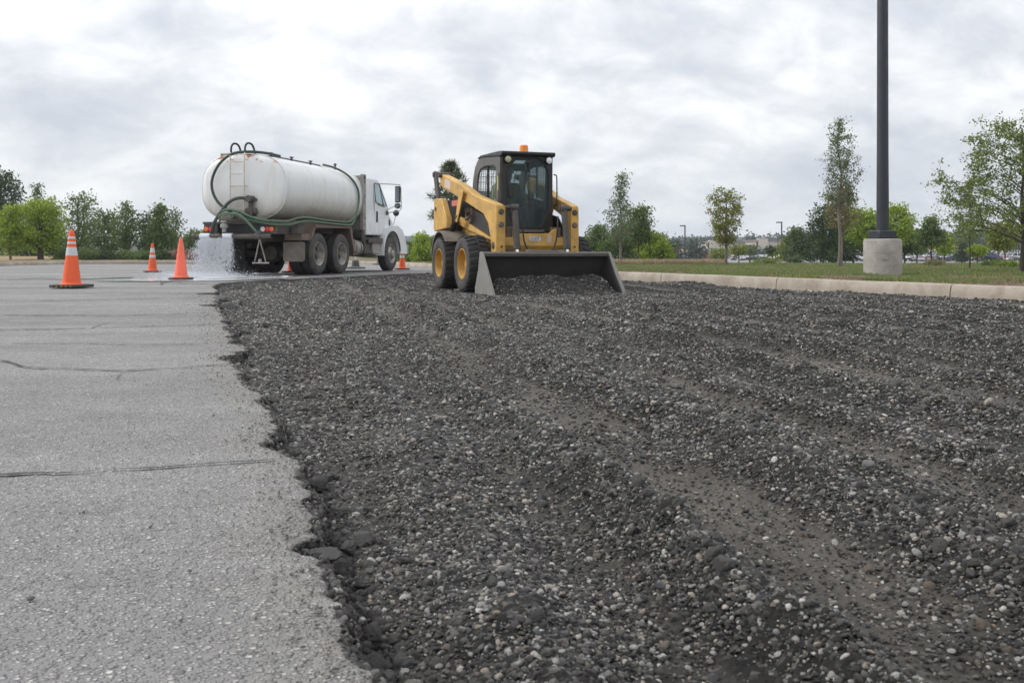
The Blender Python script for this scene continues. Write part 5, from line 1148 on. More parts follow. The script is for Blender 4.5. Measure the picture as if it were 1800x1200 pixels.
# spray bar
bar = empty('spray_bar', (0, 0, 0), 0, truck)
mb = MB(); mb.cyl((-1.86, 1.10, .925), (-1.86, -.62, .925), .052, 16); mb.lathe([(.052, -.02), (.066, -.02), (.066, .06), (.052, .06)], 16, 'y', (-1.86, 1.05, .925)); mb.lathe([(.052, 0), (.066, 0), (.066, .12), (.052, .12)], 16, 'y', (-1.86, .38, .925)); part(mb, 'bar_pipe', 'darksteel', bar)
mb = MB(); mb.lathe([(.03, -.92), (.05, -.90), (.05, -.66), (.075, -.64), (.075, -.50), (.06, -.49)], 16, 'y', (-1.86, 0, .925)); mb.cyl((-1.86, -.62, .92), (-1.86, -.62, 1.06), .04, 12); part(mb, 'end_coupling', 'darksteel', bar)
for y0, y1 in ((.64, .90), (.06, .30)):
    mb = MB(); mb.lathe([(.050, y0), (.070, y0 + .004), (.072, (y0 + y1) / 2), (.070, y1 - .004), (.050, y1)], 18, 'y', (-1.86, 0, .925)); part(mb, 'nozzle_sleeve', 'water', bar)
for y in (.55, -.40): mb = MB(); mb.box(-1.86, -1.55, y - .03, y + .03, .97, 1.0); mb.box(-1.60, -1.55, y - .03, y + .03, .90, 1.0); part(mb, 'bar_bracket', 'darksteel', bar)
# chain hanging below the bar
def chain(p0, p1, sag, n, r):
    P0, P1 = Vector(p0), Vector(p1); mb = MB()
    for k in range(n):
        t = (k + .5) / n; c = P0.lerp(P1, t) + Vector((0, 0, -sag * 4 * t * (1 - t))); dr = (P1 - P0).normalized(); sd_ = dr.cross(Vector((1, 0, .1))).normalized() if k % 2 else dr.cross(Vector((0, 1, .1))).normalized(); h = (P1 - P0).length / n * .62
        ring = [c + dr * math.cos(a) * h + sd_ * math.sin(a) * h * .55 for a in [2 * math.pi * j / 8 for j in range(8)]]; mb.tube(ring, r, 4, closed=True)
    return mb
part(chain((-1.86, -.62, .86), (-1.86, -.50, .34), 0, 15, .007), 'chain', 'galv', bar)
part(chain((-1.86, -.62, .86), (-1.86, -.78, .34), 0, 15, .007), 'chain', 'galv', bar)
mb = MB(); mb.cyl((-1.86, -.44, .31), (-1.86, -.86, .31), .018, 8); mb.box(-1.88, -1.84, -.66, -.60, .31, .40); part(mb, 'chain_bar', 'galv', bar)
# mudguards, flaps
for s in (-1, 1):
    po = [(-.42, .80), (-.20, 1.20), (-.14, 1.255), (2.02, 1.255), (2.08, 1.20), (2.30, .55), (2.24, .52), (1.94, 1.19), (-.08, 1.19), (-.34, .80)]
    mb = MB(); mb.prism(po, s * .66, s * 1.19); mb.prism([(-.20, 1.2), (-.14, 1.262), (2.02, 1.262), (2.05, 1.19), (-.16, 1.15)], s * 1.19, s * 1.205); part(mb, 'mudguard', 'rust_steel', bevel=.006)
    mb = MB(); mb.prism([(s * .66, .36), (s * .70, .33), (s * 1.18, .33), (s * 1.22, .37), (s * 1.22, .78), (s * 1.18, .80), (s * .70, .80), (s * .66, .78)], -.79, -.765, 'x'); part(mb, 'mudflap', 'flap')
    mb = MB(); mb.box(-.80, -.36, s * .70, s * 1.15, .84, 1.0); part(mb, 'guard_bracket', 'rust_steel', bevel=.01)
# wheels
def wheel(cx, cy, s, dual, r=.515, w=.27, rim='white_rim', front=False, par=truck, nm='wheel'):
    root = empty(nm, (cx, cy, r), 0, par)
    def tyre(off):
        mb = MB(); pr = [(r * .575, .02), (r * .60, .0), (r * .70, -.012), (r * .86, -.010), (r * .955, .012), (r * .99, .035), (r * .99, w - .035), (r * .955, w - .012), (r * .86, w + .01), (r * .70, w + .012), (r * .60, w), (r * .575, w - .02)]
        mb.lathe([(a, (off + b) * (-s)) for a, b in pr], 56, 'y'); part(mb, 'tyre', 'tyre', root, smooth=40)
        mb = MB(); nb = 60
        for k in range(nb):
            a = 2 * math.pi * k / nb
            for (o0, o1, sh) in ((.03, w * .36, 0), (w * .64, w - .03, .5), (w * .40, w * .60, .25)):
                a0, a1 = a + sh * 2 * math.pi / nb, a + (sh + .72) * 2 * math.pi / nb
                vs = []
                for aa in (a0, a1):
                    for rr_ in (r * .975, r):
                        for oo in (o0, o1): vs.append((rr_ * math.cos(aa), (off + oo) * (-s), rr_ * math.sin(aa)))
                mb.add(vs, [(0, 1, 3, 2), (4, 6, 7, 5), (2, 3, 7, 6), (0, 2, 6, 4), (1, 5, 7, 3)])
        part(mb, 'tread', 'tread', root, smooth=0)
    tyre(0)
    if dual: tyre(w + .06)
    f = -s; mb = MB()
    if front:
        pr = [(r * .575, .02), (r * .56, -.004), (r * .53, .0), (r * .50, .03), (r * .49, .05), (r * .40, .055), (r * .34, .035), (r * .30, .0), (r * .20, -.012), (r * .19, -.045), (r * .12, -.06), (0, -.062)]
    else:
        pr = [(r * .575, .02), (r * .565, -.003), (r * .54, .0), (r * .52, .03), (r * .50, .11), (r * .48, .15)]
    mb.lathe([(a, b * f) for a, b in pr], 40, 'y'); rm_o = part(mb, 'rim', rim, root, smooth=35)
    if not front: mb = MB(); mb.lathe([(a, b * f) for a, b in [(r * .48, .15), (r * .42, .19), (r * .25, .19), (r * .22, .18), (r * .21, .13), (r * .17, .11), (r * .15, .08), (r * .10, .06), (0, .06)]], 40, 'y'); part(mb, 'dish', 'dish', root, smooth=35)
    mb = MB()
    for k in range(10):
        a = 2 * math.pi * k / 10; q_ = r * (.26 if front else .34); y0 = .0 if front else .19; c = (q_ * math.cos(a), 0, q_ * math.sin(a))
        mb.cyl((c[0], (y0 - .03) * f, c[2]), (c[0], (y0 + .005) * f, c[2]), .014, 6)
    part(mb, 'wheel_nuts', 'darksteel', root, smooth=30)
    mb = MB()
    for k in range(10):
        a = 2 * math.pi * (k + .5) / 10; q_ = r * .45; y0 = .050 if front else .178; c = (q_ * math.cos(a), 0, q_ * math.sin(a)); mb.cyl((c[0], (y0 - .004) * f, c[2]), (c[0], (y0 + .03) * f, c[2]), .022, 10)
    part(mb, 'hand_holes', 'black', root, smooth=30)
    return root
# s = +1 for the left side (outer face at +y)
for cx in (0, 1.36):
    for s in (-1, 1):
        wheel(cx, s * 1.225, s, True)
for s in (-1, 1): wheel(5.17, s * 1.13, s, False, rim='alu', front=True)
mb = MB()
for cx in (0, 1.36): mb.cyl((cx, -1.0, .515), (cx, 1.0, .515), .09, 12); mb.lathe([(.0, -.2), (.17, -.18), (.24, 0), (.17, .18), (0, .2)], 16, 'x', (cx, 0, .53))
mb.cyl((5.17, -.95, .50), (5.17, .95, .50), .06, 10); mb.cyl((-.1, 0, .62), (3.5, 0, .78), .05, 10); mb.box(-.35, 1.7, -.55, -.43, .66, .78); mb.box(-.35, 1.7, .43, .55, .66, .78); part(mb, 'axles', 'darksteel')
# boxes and tanks under the side
mb = MB(); mb.prism([(2.42, .50), (2.42, .88), (2.48, .92), (2.52, .92), (2.52, .46), (2.48, .46)], -1.08, -.45); part(mb, 'step_plate', 'rust_steel')
mb = MB(); mb.lathe([(0, 2.55), (.19, 2.55), (.215, 2.58), (.215, 3.13), (.19, 3.16), (0, 3.16)], 28, 'x', (0, -.86, .68)); part(mb, 'air_tank', 'galv', smooth=30)
mb = MB(); mb.lathe([(.217, 2.66), (.224, 2.66), (.224, 2.70), (.217, 2.70)], 28, 'x', (0, -.86, .68)); mb.lathe([(.217, 3.0), (.224, 3.0), (.224, 3.04), (.217, 3.04)], 28, 'x', (0, -.86, .68)); part(mb, 'tank_strap', 'darksteel')
mb = MB(); mb.box(3.35, 3.75, -1.02, -.45, .52, .98); part(mb, 'battery_box', 'darksteel', bevel=.02)
mb = MB(); mb.prism([(3.86, .56), (3.92, .50), (4.38, .50), (4.42, .56), (4.42, .86), (3.86, .86)], -1.06, -.45); part(mb, 'fuel_tank', 'galv', bevel=.02)
mb = MB(); mb.box(3.45, 4.72, -1.10, -.70, .885, .925); mb.box(3.45, 4.72, -1.11, -1.085, .82, .96); part(mb, 'upper_step', 'darksteel', bevel=.006)
mb = MB(); mb.box(4.0, 4.72, -1.10, -.75, .455, .485); part(mb, 'lower_step', 'galv', bevel=.006)
mb = MB(); mb.box(3.9, 4.7, -1.0, 1.0, .60, .98); mb.box(3.2, 3.5, -1.0, 1.0, .9, 1.1); mb.box(2.5, 4.0, -.44, .44, .55, .82); mb.box(5.6, 6.2, -.6, .6, .55, 1.0); part(mb, 'underbody', 'black')
mb = MB(); mb.box(2.45, 3.35, .6, 1.05, .5, .95); part(mb, 'side_locker', 'darksteel', bevel=.02)
# headboard channel behind the cab
hbd = empty('headboard', (0, 0, 0), 0, truck)
for s in (-1, 1):
    mb = MB(); mb.box(3.19, 3.22, s * 1.02, s * 1.12, 1.18, 2.72); mb.box(3.04, 3.19, s * 1.10, s * 1.12, 1.18, 2.72); mb.box(3.02, 3.04, s * 1.02, s * 1.12, 1.18, 2.72); part(mb, 'channel', 'galv', hbd, bevel=.004)
    mb = MB()
    for z in (1.3, 1.5, 1.95, 2.1, 2.5): mb.cyl((3.115, s * 1.118, z), (3.115, s * 1.128, z), .022, 8)
    mb.cyl((3.115, s * 1.118, 2.64), (3.115, s * 1.135, 2.64), .05, 14); part(mb, 'bolts', 'darksteel', hbd)
mb = MB(); mb.box(3.17, 3.20, -1.02, 1.02, 1.2, 2.70); part(mb, 'bulkhead', 'galv', hbd)
mb = MB(); mb.box(3.10, 3.25, -1.05, -.80, .95, 1.18); mb.cyl((3.2, -1.0, 1.05), (3.2, -1.0, .85), .05, 10); part(mb, 'air_valve', 'darksteel', hbd)
# cab
cabp = [(3.38, 1.04), (3.36, 1.3), (3.36, 2.52), (3.42, 2.62), (3.60, 2.675), (4.30, 2.68), (4.50, 2.64), (4.60, 2.56), (5.04, 1.92), (5.12, 1.86), (5.12, 1.30), (4.62, 1.28), (4.58, 1.04)]
cabo = MB(); cabo.prism(cabp, lambda p: -1.06 + (.07 if p[1] > 2.5 else .0), lambda p: 1.06 - (.07 if p[1] > 2.5 else 0)); cab_ = part(cabo, 'cab', 'white_paint', bevel=.035, seg=3, smooth=40)
for s in (-1, 1):
    y = s * 1.062
    sh = lambda z: s * (-.07 if z > 2.5 else -.068 * max(0, (z - 1.95) / .6))
    def pl(pts, off, th, nm, mt, par=cab_, **k):
        mb = MB(); mb.prism(pts, lambda p: y + s * off + sh(p[1]), lambda p: y + s * (off + th) + sh(p[1])); return part(mb, nm, mt, par, **k)
    door = pl([(4.00, 1.10), (4.00, 2.00), (4.02, 2.52), (4.10, 2.58), (4.50, 2.57), (4.92, 1.95), (4.92, 1.42), (4.66, 1.36), (4.60, 1.10)], -.004, .010, 'door', 'white_paint', bevel=.004)
    pl([(4.09, 2.03), (4.10, 2.50), (4.14, 2.53), (4.42, 2.53), (4.475, 2.47), (4.60, 2.0), (4.5, 1.96), (4.25, 1.97)], .008, .006, 'window', 'window', door)
    mb = MB(); mb.tube([(p[0], y + s * .014 + sh(p[1]), p[1]) for p in [(4.06, 2.00), (4.07, 2.52), (4.12, 2.555), (4.45, 2.555), (4.87, 1.93), (4.70, 1.90), (4.25, 1.95)]], .013, 6, closed=True); part(mb, 'window_seal', 'rubber', door)
    mb = MB(); mb.tube([(4.485, y + s * .014 + sh(2.5), 2.50), (4.62, y + s * .014, 1.93)], .016, 6); part(mb, 'window_post', 'rubber', door)
    pl([(4.53, 2.42), (4.84, 1.95), (4.65, 1.95)], .008, .006, 'quarter_window', 'window', door)
    mb = MB(); mb.box(4.10, 4.17, y + s * .004, y + s * .035, 1.42, 1.74); part(mb, 'door_handle', 'rubber', door, bevel=.012)
    # mirror
    mir = empty('mirror', (0, 0, 0), 0, cab_)
    mb = MB(); mb.tube([(4.55, s * .98, 2.56), (4.75, s * 1.25, 2.56), (4.80, s * 1.52, 2.54), (4.80, s * 1.56, 2.45), (4.80, s * 1.57, 1.85), (4.79, s * 1.50, 1.75), (4.85, s * 1.06, 1.72)], .013, 7); mb.tube([(4.78, s * 1.50, 1.95), (4.86, s * 1.06, 1.80)], .01, 6); part(mb, 'mirror_arm', 'galv', mir)
    mb = MB(); mb.box(4.76, 4.84, s * 1.38, s * 1.54, 2.02, 2.50); part(mb, 'mirror_case', 'black', mir, bevel=.02)
    mb = MB(); mb.box(4.751, 4.757, s * 1.395, s * 1.525, 2.05, 2.47); part(mb, 'mirror_glass', 'mirror', mir)
    mb = MB(); mb.lathe([(0, -.06), (.085, -.05), (.09, 0), (.0, .06)], 18, 'x', (4.80, s * 1.46, 1.92)); part(mb, 'round_mirror', 'black', mir)
    mb = MB(); mb.lathe([(0, -.064), (.075, -.056)], 18, 'x', (4.80, s * 1.46, 1.92)); part(mb, 'round_mirror_glass', 'mirror', mir)
    mb = MB(); mb.box(4.85, 4.93, y + s * .004, y + s * .05, 1.66, 1.78); part(mb, 'mirror_foot', 'rubber', mir, bevel=.01)
mb = MB(); mb.prism([(-.85, 1.98), (.85, 1.98), (.78, 2.5), (-.78, 2.5)], 4.7, 4.73, 'x'); ws = part(mb, 'windscreen', 'car_glass', cab_); ws.rotation_euler = (0, 0, 0); ws.location = (.12, 0, 0)
mb = MB(); mb.box(3.353, 3.358, -.45, .45, 2.0, 2.4); part(mb, 'rear_window', 'car_glass', cab_)
for y in (-.5, -.25, 0, .25, .5): mb = MB(); mb.lathe([(0, .06), (.03, .05), (.04, 0), (0, 0)], 10, 'z', (4.35, y, 2.675)); part(mb, 'roof_lamp', 'amber_lens', cab_)
# bonnet and wings
hp = [(5.10, 1.20), (5.10, 1.86), (5.45, 1.79), (5.85, 1.66), (6.15, 1.47), (6.34, 1.22), (6.40, .80), (6.0, .78), (5.9, 1.05)]
mb = MB(); mb.prism(hp, lambda p: -.92 + .16 * max(0, (p[0] - 5.1) / 1.3), lambda p: .92 - .16 * max(0, (p[0] - 5.1) / 1.3)); bon = part(mb, 'bonnet', 'white_paint', bevel=.07, seg=4, smooth=45)
mb = MB(); mb.box(6.36, 6.42, -.42, .42, .85, 1.25); part(mb, 'grille', 'black', bon)
for s in (-1, 1):
    arc = [(5.17 + .66 * math.cos(a), .50 + .68 * math.sin(a)) for a in [math.pi * (1.0 - k / 14) for k in range(15)]]
    po = [(4.50, .45), (4.50, .90), (4.64, 1.26), (4.96, 1.34), (5.60, 1.36), (6.00, 1.24), (6.26, .98), (6.40, .66), (6.40, .50)] + arc[::-1]
    mb = MB(); mb.prism(po, s * .78, s * 1.16); part(mb, 'wing', 'white_paint', bevel=.03, seg=3, smooth=40)
    mb = MB(); mb.tube([(5.17 + .655 * math.cos(a), s * 1.155, .50 + .675 * math.sin(a)) for a in [math.pi * (.98 - k / 16) for k in range(16)]], .020, 6); part(mb, 'arch_lip', 'rubber')
    mb = MB(); mb.prism([(5.20, 1.28), (5.20, 1.50), (5.24, 1.54), (5.36, 1.54), (5.40, 1.50), (5.40, 1.28)], s * .85, s * 1.0); part(mb, 'hood_latch', 'rubber', bon, bevel=.02)
    mb = MB(); mb.lathe([(0, s * .0), (.07, s * .0), (.06, s * .05), (0, s * .06)], 14, 'y', (5.12, s * .99, 1.70)); part(mb, 'indicator', 'rubber', bon)
    mb = MB(); mb.cyl((6.0, s * .86, 1.40), (6.0, s * .95, 1.72), .010, 6); part(mb, 'fender_mirror_stalk', 'galv', bon); mb = MB(); mb.lathe([(0, -.04), (.07, -.03), (.10, 0), (0, .05)], 14, 'x', (6.0, s * .95, 1.76)); part(mb, 'fender_mirror', 'black', bon)
    mb = MB(); mb.box(6.28, 6.40, s * .55, s * .85, .88, 1.08); part(mb, 'headlight', 'white_lens', bevel=.02)
mb = MB(); mb.box(6.42, 6.60, -1.15, 1.15, .48, .78); part(mb, 'front_bumper', 'galv', bevel=.03)

# ================================================================== FALLING WATER
prng = np.random.RandomState(11)
wd_ = np.array([math.sin(TH), math.cos(TH)]); wl_ = np.array([-math.cos(TH), math.sin(TH)]); org = np.array([-5.95, 23.9])
def truck_w(u, y): return org[None, :] + u[:, None] * wd_ + y[:, None] * wl_
drop = bpy.data.objects.new('drop', rock_mesh('drop', 77, 1, .0, 1.0, True, M['water']))
drop2 = bpy.data.objects.new('drop', rock_mesh('drop', 78, 1, .0, 1.0, True, M['water']))
def curtain(n, ya, yb, u0, vback, sprd, hvy):
    y0 = prng.uniform(ya, yb, n); t = prng.rand(n) ** .8 * .43; vb = prng.normal(vback, .20, n); vs_ = prng.normal(0, sprd, n) + (y0 - (ya + yb) / 2) * .6
    strand = np.sin(y0 * 70) + np.sin(y0 * 31 + 1) 
    u = u0 - vb * t + prng.normal(0, .012, n) * (1 + 8 * t); y = y0 + vs_ * t; z = .89 - (.9 * np.abs(prng.normal(.5, .4, n))) * t - 4.9 * t * t + prng.normal(0, .01, n)
    k = (z > .02) & ((strand > -.9) | (prng.rand(n) < .6)); u, y, z, t = u[k], y[k], z[k], t[k]; n = len(u)
    p = truck_w(u, y); r = hvy * np.exp(prng.normal(0, .45, n)) * (1 - .8 * t)
    return np.stack([p[:, 0], p[:, 1], z], 1), np.stack([r, r, r * prng.uniform(1.5, 4.5, n)], 1)
A = [curtain(6000, .60, .84, -1.88, .50, .60, .0048), curtain(4200, .08, .30, -1.88, .22, .14, .0050), curtain(5200, .28, .64, -1.88, .28, .16, .0045), curtain(12000, .05, .88, -1.90, .60, .60, .0018)]
Pw = np.concatenate([a[0] for a in A]); Sw = np.concatenate([a[1] for a in A])
# splash at the foot
n = 15000; yy = prng.normal(.75, .62, n); u_ = -2.1 + prng.normal(-.15, .36, n); zz = np.abs(prng.normal(0, .06, n)) + .012; p = truck_w(u_, yy); r = .0026 * np.exp(prng.normal(0, .5, n))
Pw = np.concatenate([Pw, np.stack([p[:, 0], p[:, 1], zz], 1)]); Sw = np.concatenate([Sw, np.stack([r, r, r * 1.3], 1)])
scatter('falling_water', Pw, Sw, prng.normal(0, .12, (len(Pw), 3)), [drop, drop2], 'curtain of white water falling from the spray bar of the truck')
# wet sheet on the ground around the rear wheels
def blob(cx, cy, rx, ry, seed, n=90, z=.0125):
    vs = [(cx + rx * math.cos(a) * (1 + .28 * float(fbm(math.cos(a) * 1.6 + seed, math.sin(a) * 1.6, 4))), cy + ry * math.sin(a) * (1 + .35 * float(fbm(math.cos(a) * 1.6 + seed, math.sin(a) * 1.6 + 5, 4)))) for a in [2 * math.pi * k / n for k in range(n)]]
    mb = MB(); mb.add([(a, b, z) for a, b in vs], [tuple(range(n))]); return mb
pd = blob(-7.0, 20.2, 2.0, 1.9, 3).build('puddle', M['puddle'], None, smooth=0); tag(pd, 'wet sheet of water under the spray at the truck rear', None, kind='structure')
pd = blob(-5.75, 21.0, .95, 1.9, 15, z=.0145).build('puddle', M['puddle'], None, smooth=0); tag(pd, 'wet sheet spreading towards the torn edge behind the truck', None, kind='structure')
pd = blob(-9.7, 20.6, 1.5, .9, 8, z=.0125).build('puddle', M['puddle'], None, smooth=0); tag(pd, 'wet patch left of the spray by the faded cone', None, kind='structure')

# ================================================================== SKID STEER LOADER
GZ = -.05
skid = empty('skid_steer_loader', (.177, 15.0, GZ), PH - math.pi / 2); tag(skid, 'yellow skid steer loader with a wide steel bucket lowered onto dark gravel', 'skid steer loader')
def sp_(mb, name, mt, par=skid, **k): return mb.build(name, M[mt], par, **k)
# local z = absolute z + .05
A5 = lambda pts: [(p[0], p[1] + .05) for p in pts]
for cx in (-1.33, -.02):
    for s in (-1, 1):
        root = empty('wheel', (cx, s * 1.0, .44), 0, skid); r = .44; w = .33
        mb = MB(); pr = [(.235, .03), (.245, -.002), (.27, -.016), (.34, -.022), (.395, -.010), (.415, .02), (.42, .05), (.42, w - .05), (.415, w - .02), (.395, w), (.34, w + .01), (.245, w), (.235, w - .03)]
        mb.lathe([(a, -s * b) for a, b in pr], 60, 'y'); sp_(mb, 'tyre', 'tyre', root, smooth=40)
        mb = MB(); nb = 26
        for k in range(nb):
            for side in (0, 1):
                a0 = 2 * math.pi * (k + .5 * side) / nb; st_ = []
                for (oo, da) in ((.0, 0), (.09, .04), (.185, .13)):
                    o_ = oo if side == 0 else w - oo
                    for (dd, rr_) in ((0, .41), (0, .442), (.13, .442), (.13, .41)):
                        aa = a0 + da + dd; rq = rr_ if oo > .01 else rr_ - .014; st_.append((rq * math.cos(aa), -s * o_, rq * math.sin(aa)))
                f_ = [(0, 1, 2, 3), (8, 11, 10, 9)]
                for q_ in (0, 4): f_ += [(q_ + i, q_ + (i + 1) % 4, q_ + 4 + (i + 1) % 4, q_ + 4 + i) for i in range(4)]
                mb.add(st_, f_)
        sp_(mb, 'tread', 'tread', root, smooth=0)
        mb = MB(); mb.lathe([(a, -s * b) for a, b in [(.238, .03), (.238, -.002), (.225, -.004), (.215, .015), (.205, .06), (.19, .10), (.165, .115), (.11, .12), (.10, .10), (.07, .09), (.05, .06), (0, .06)]], 40, 'y'); sp_(mb, 'rim', 'yellow_rim', root, smooth=35)
        mb = MB()
        for k in range(8): a = 2 * math.pi * k / 8; mb.cyl((.14 * math.cos(a), -s * .095, .14 * math.sin(a)), (.14 * math.cos(a), -s * .12, .14 * math.sin(a)), .013, 6)
        sp_(mb, 'wheel_nuts', 'darksteel', root)
# lower chassis
mb = MB(); mb.prism([(-1.75, .28), (-1.85, .45), (-1.85, 1.02), (-1.38, 1.20), (.40, .80), (.44, .60), (.44, .28), (.30, .22), (-1.6, .22)], -.60, .60); ch = sp_(mb, 'chassis', 'yellow', bevel=.015)
for s in (-1, 1):
    # black side vent panel between arm and chassis
    mb = MB(); mb.prism([(-.72, 1.30), (-.05, 1.18), (.30, .90), (.28, .84), (-.70, 1.05)], s * .595, s * .625); sp_(mb, 'side_panel', 'black', ch, bevel=.006)
    mb = MB(); mb.prism([(-1.36, 1.22), (-.78, 1.08), (.36, .82), (.36, .80), (-.78, .98), (-1.36, 1.08)], s * .60, s * .66); sp_(mb, 'chassis_ledge', 'yellow', ch, bevel=.006)
    mb = MB(); mb.box(-1.1, -.72, s * .50, s * .62, 1.10, 1.32); mb.cyl((-.95, s * .60, 1.22), (-.82, s * .66, 1.30), .05, 10); mb.cyl((-1.05, s * .62, 1.15), (-.6, s * .62, 1.25), .025, 8); sp_(mb, 'hydraulic_manifold', 'rust_steel', ch, bevel=.01)
    # curved mudguard above the rear wheel
    mb = MB(); arc = [(-1.33 + .50 * math.cos(a), .45 + .50 * math.sin(a)) for a in [math.pi * (.93 - .70 * k / 14) for k in range(15)]]; arc2 = [(-1.33 + .525 * math.cos(a), .45 + .525 * math.sin(a)) for a in [math.pi * (.93 - .70 * k / 14) for k in range(15)]]
    mb.prism(arc + arc2[::-1], s * .60, s * 1.0); sp_(mb, 'mudguard', 'flap')
    # rear tower plate
    mb = MB(); mb.prism([(-2.00, 1.54), (-1.60, 1.53), (-1.52, 1.50), (-1.22, 1.17), (-1.20, 1.02), (-1.98, .98), (-2.04, 1.02)], s * .80, s * .90); tw = sp_(mb, 'rear_tower', 'yellow', bevel=.012)
    mb = MB(); mb.prism([(-2.00, 1.50), (-1.60, 1.50), (-1.30, 1.15), (-1.30, .60), (-1.95, .60)], s * .58, s * .797); sp_(mb, 'rear_tower_core', 'black', tw, bevel=.01)
    mb = MB(); mb.cyl((-1.88, s * .898, 1.36), (-1.88, s * .915, 1.36), .035, 12); sp_(mb, 'pin', 'darksteel', tw)
    # rear link
    mb = MB(); mb.prism([(-2.12, 1.99), (-2.05, 2.03), (-1.96, 2.00), (-1.80, 1.62), (-1.76, 1.48), (-1.88, 1.46), (-1.96, 1.60)], s * .84, s * .885); lk_ = sp_(mb, 'rear_link', 'darksteel', bevel=.008)
    mb = MB(); mb.cyl((-2.06, s * .62, 1.965), (-2.06, s * .90, 1.965), .048, 16); mb.cyl((-1.72, s * .66, 1.93), (-1.72, s * .90, 1.93), .042, 16); mb.box(-2.06, -1.72, s * .66, s * .70, 1.90, 1.99); sp_(mb, 'link_pin', 'darksteel', lk_)
    # lift arm: tapers inward toward the front
    yo = lambda p: s * (.86 - .19 * min(1, max(0, (p[0] + 1.9) / 2.5))); yi = lambda p: s * (.86 - .13 - .19 * min(1, max(0, (p[0] + 1.9) / 2.5)))
    ap = [(-1.84, 1.93), (-1.76, 1.96), (-.78, 1.71), (-.22, 1.51), (.50, 1.355), (.60, 1.33), (.64, 1.27), (.64, .58), (.44, .58), (.42, .80), (.32, 1.05), (.14, 1.20), (-.30, 1.33), (-.78, 1.47), (-1.62, 1.70), (-1.76, 1.76)]
    mb = MB(); mb.prism(ap, yi, yo); arm = sp_(mb, 'lift_arm', 'yellow', bevel=.014, seg=2)
    mb = MB(); mb.prism([(-.76, 1.62), (-.54, 1.60), (-.74, 1.30), (-.90, 1.10), (-.98, 1.12), (-.90, 1.36)], s * .80, s * .82); sp_(mb, 'arm_strut', 'yellow', arm, bevel=.006)
    mb = MB(); mb.cyl((-.86, s * .79, 1.22), (-1.32, s * .79, .98), .035, 12); mb.cyl((-1.1, s * .79, 1.09), (-1.45, s * .79, .90), .05, 12); sp_(mb, 'lift_cylinder', 'black', arm)
    if s < 0:
        mb = MB(); mb.prism([(-1.54, 1.72), (-1.54, 1.86), (-1.28, 1.80), (-1.28, 1.66)], lambda p: yo(p) - .002, lambda p: yo(p) - .0045 ); M['pinkdecal'] = mat('faded_decal', (.62, .48, .44), .5); d_ = sp_(mb, 'decal', 'pinkdecal', arm, smooth=0); d_['label'] = 'faded pale square decal on the arm'
        mb = MB(); mb.box(-1.25, -.90, -.80, -.77, 1.38, 1.47); M['reddecal'] = mat('red_warning_decal', (.55, .14, .11), .5); sp_(mb, 'warning_label', 'reddecal', arm)
    # knee: inner face with lamps
    mb = MB(); mb.box(.642, .652, s * .53, s * .65, .60, 1.31); kn = sp_(mb, 'arm_face_plate', 'yellow', arm, bevel=.004)
    for z in (1.22, 1.03):
        mb = MB(); mb.lathe([(.0, .02), (.035, .018), (.045, 0), (.045, -.01)], 16, 'x', (.655, s * .595, z)); sp_(mb, 'pin_boss', 'rust_steel' if z < 1.1 else 'darksteel', arm)
    for z in (.70, .62):
        mb = MB(); mb.cyl((.645, s * .59, z), (.662, s * .59, z), .018, 8); sp_(mb, 'bolt', 'darksteel', arm, smooth=0)
    mb = MB(); mb.lathe([(.0, s * .018), (.05, s * .016), (.06, 0)], 16, 'y', (.52, s * .672, .72)); sp_(mb, 'lower_pin', 'darksteel', arm)
    # tilt cylinder
    yc = s * .40
    mb = MB(); mb.cyl((.70, yc, 1.24), (.80, yc, .68), .050, 18); mb.lathe([(.02, -.055), (.055, -.055), (.055, .055), (.02, .055)], 16, 'y', (.69, yc, 1.28)); mb.cyl((.795, yc, .72), (.803, yc, .665), .058, 18); tc_ = sp_(mb, 'tilt_cylinder', 'darksteel')
    mb = MB(); mb.cyl((.80, yc, .68), (.84, yc, .50), .026, 12); sp_(mb, 'piston_rod', 'chrome', tc_)
    mb = MB(); mb.tube(smooth_path([(.66, yc - s * .09, 1.16), (.72, yc - s * .12, 1.0), (.72, yc - s * .14, .8), (.74, yc - s * .20, .64), (.84, yc - s * .22, .56)], 5), .012, 6); sp_(mb, 'hydraulic_hose', 'rubber', tc_)
    # boss between arm and cylinder
    mb = MB(); mb.cyl((.66, s * .33, 1.28), (.66, s * .53, 1.28), .035, 12); sp_(mb, 'top_pin', 'darksteel')
# crossing tubes between the arms, front plate
mb = MB(); mb.prism([(-.36, .98), (-.30, .96), (-.24, .90), (.24, .90), (.30, .96), (.36, .98), (.36, .70), (-.36, .70)], .44, .50, 'x'); fp = sp_(mb, 'front_panel', 'yellow', bevel=.008)
mb = MB(); mb.prism([(.50, .84), (.505, .72), (.44, .62), (.38, .62), (.38, .84)], -.52, .52); sp_(mb, 'front_lip', 'yellow', fp, bevel=.01)
mb = MB(); mb.prism([(-.08, .79), (-.095, .805), (-.095, .84), (-.08, .855), (.08, .855), (.095, .84), (.095, .805), (.08, .79)], .503, .512, 'x'); bg = sp_(mb, 'badge', 'reflective', fp); bg['label'] = 'small white badge with a dark frame on the front panel'
fc = bpy.data.curves.new('lettering', 'FONT'); fc.body = 'CAT'; fc.size = .052; fc.align_x = 'CENTER'; fc.align_y = 'CENTER'; fc.extrude = .001; fo = bpy.data.objects.new('lettering', fc); COL.objects.link(fo); fo.parent = bg; fo.location = (.5145, 0, .822); fo.rotation_euler = (R(90), 0, R(90)); fo.scale = (1.35, 1, 1); fc.materials.append(M['black'])
mb = MB(); mb.box(.503, .508, .20, .27, .76, .88); sp_(mb, 'sticker', 'pinkdecal', fp)
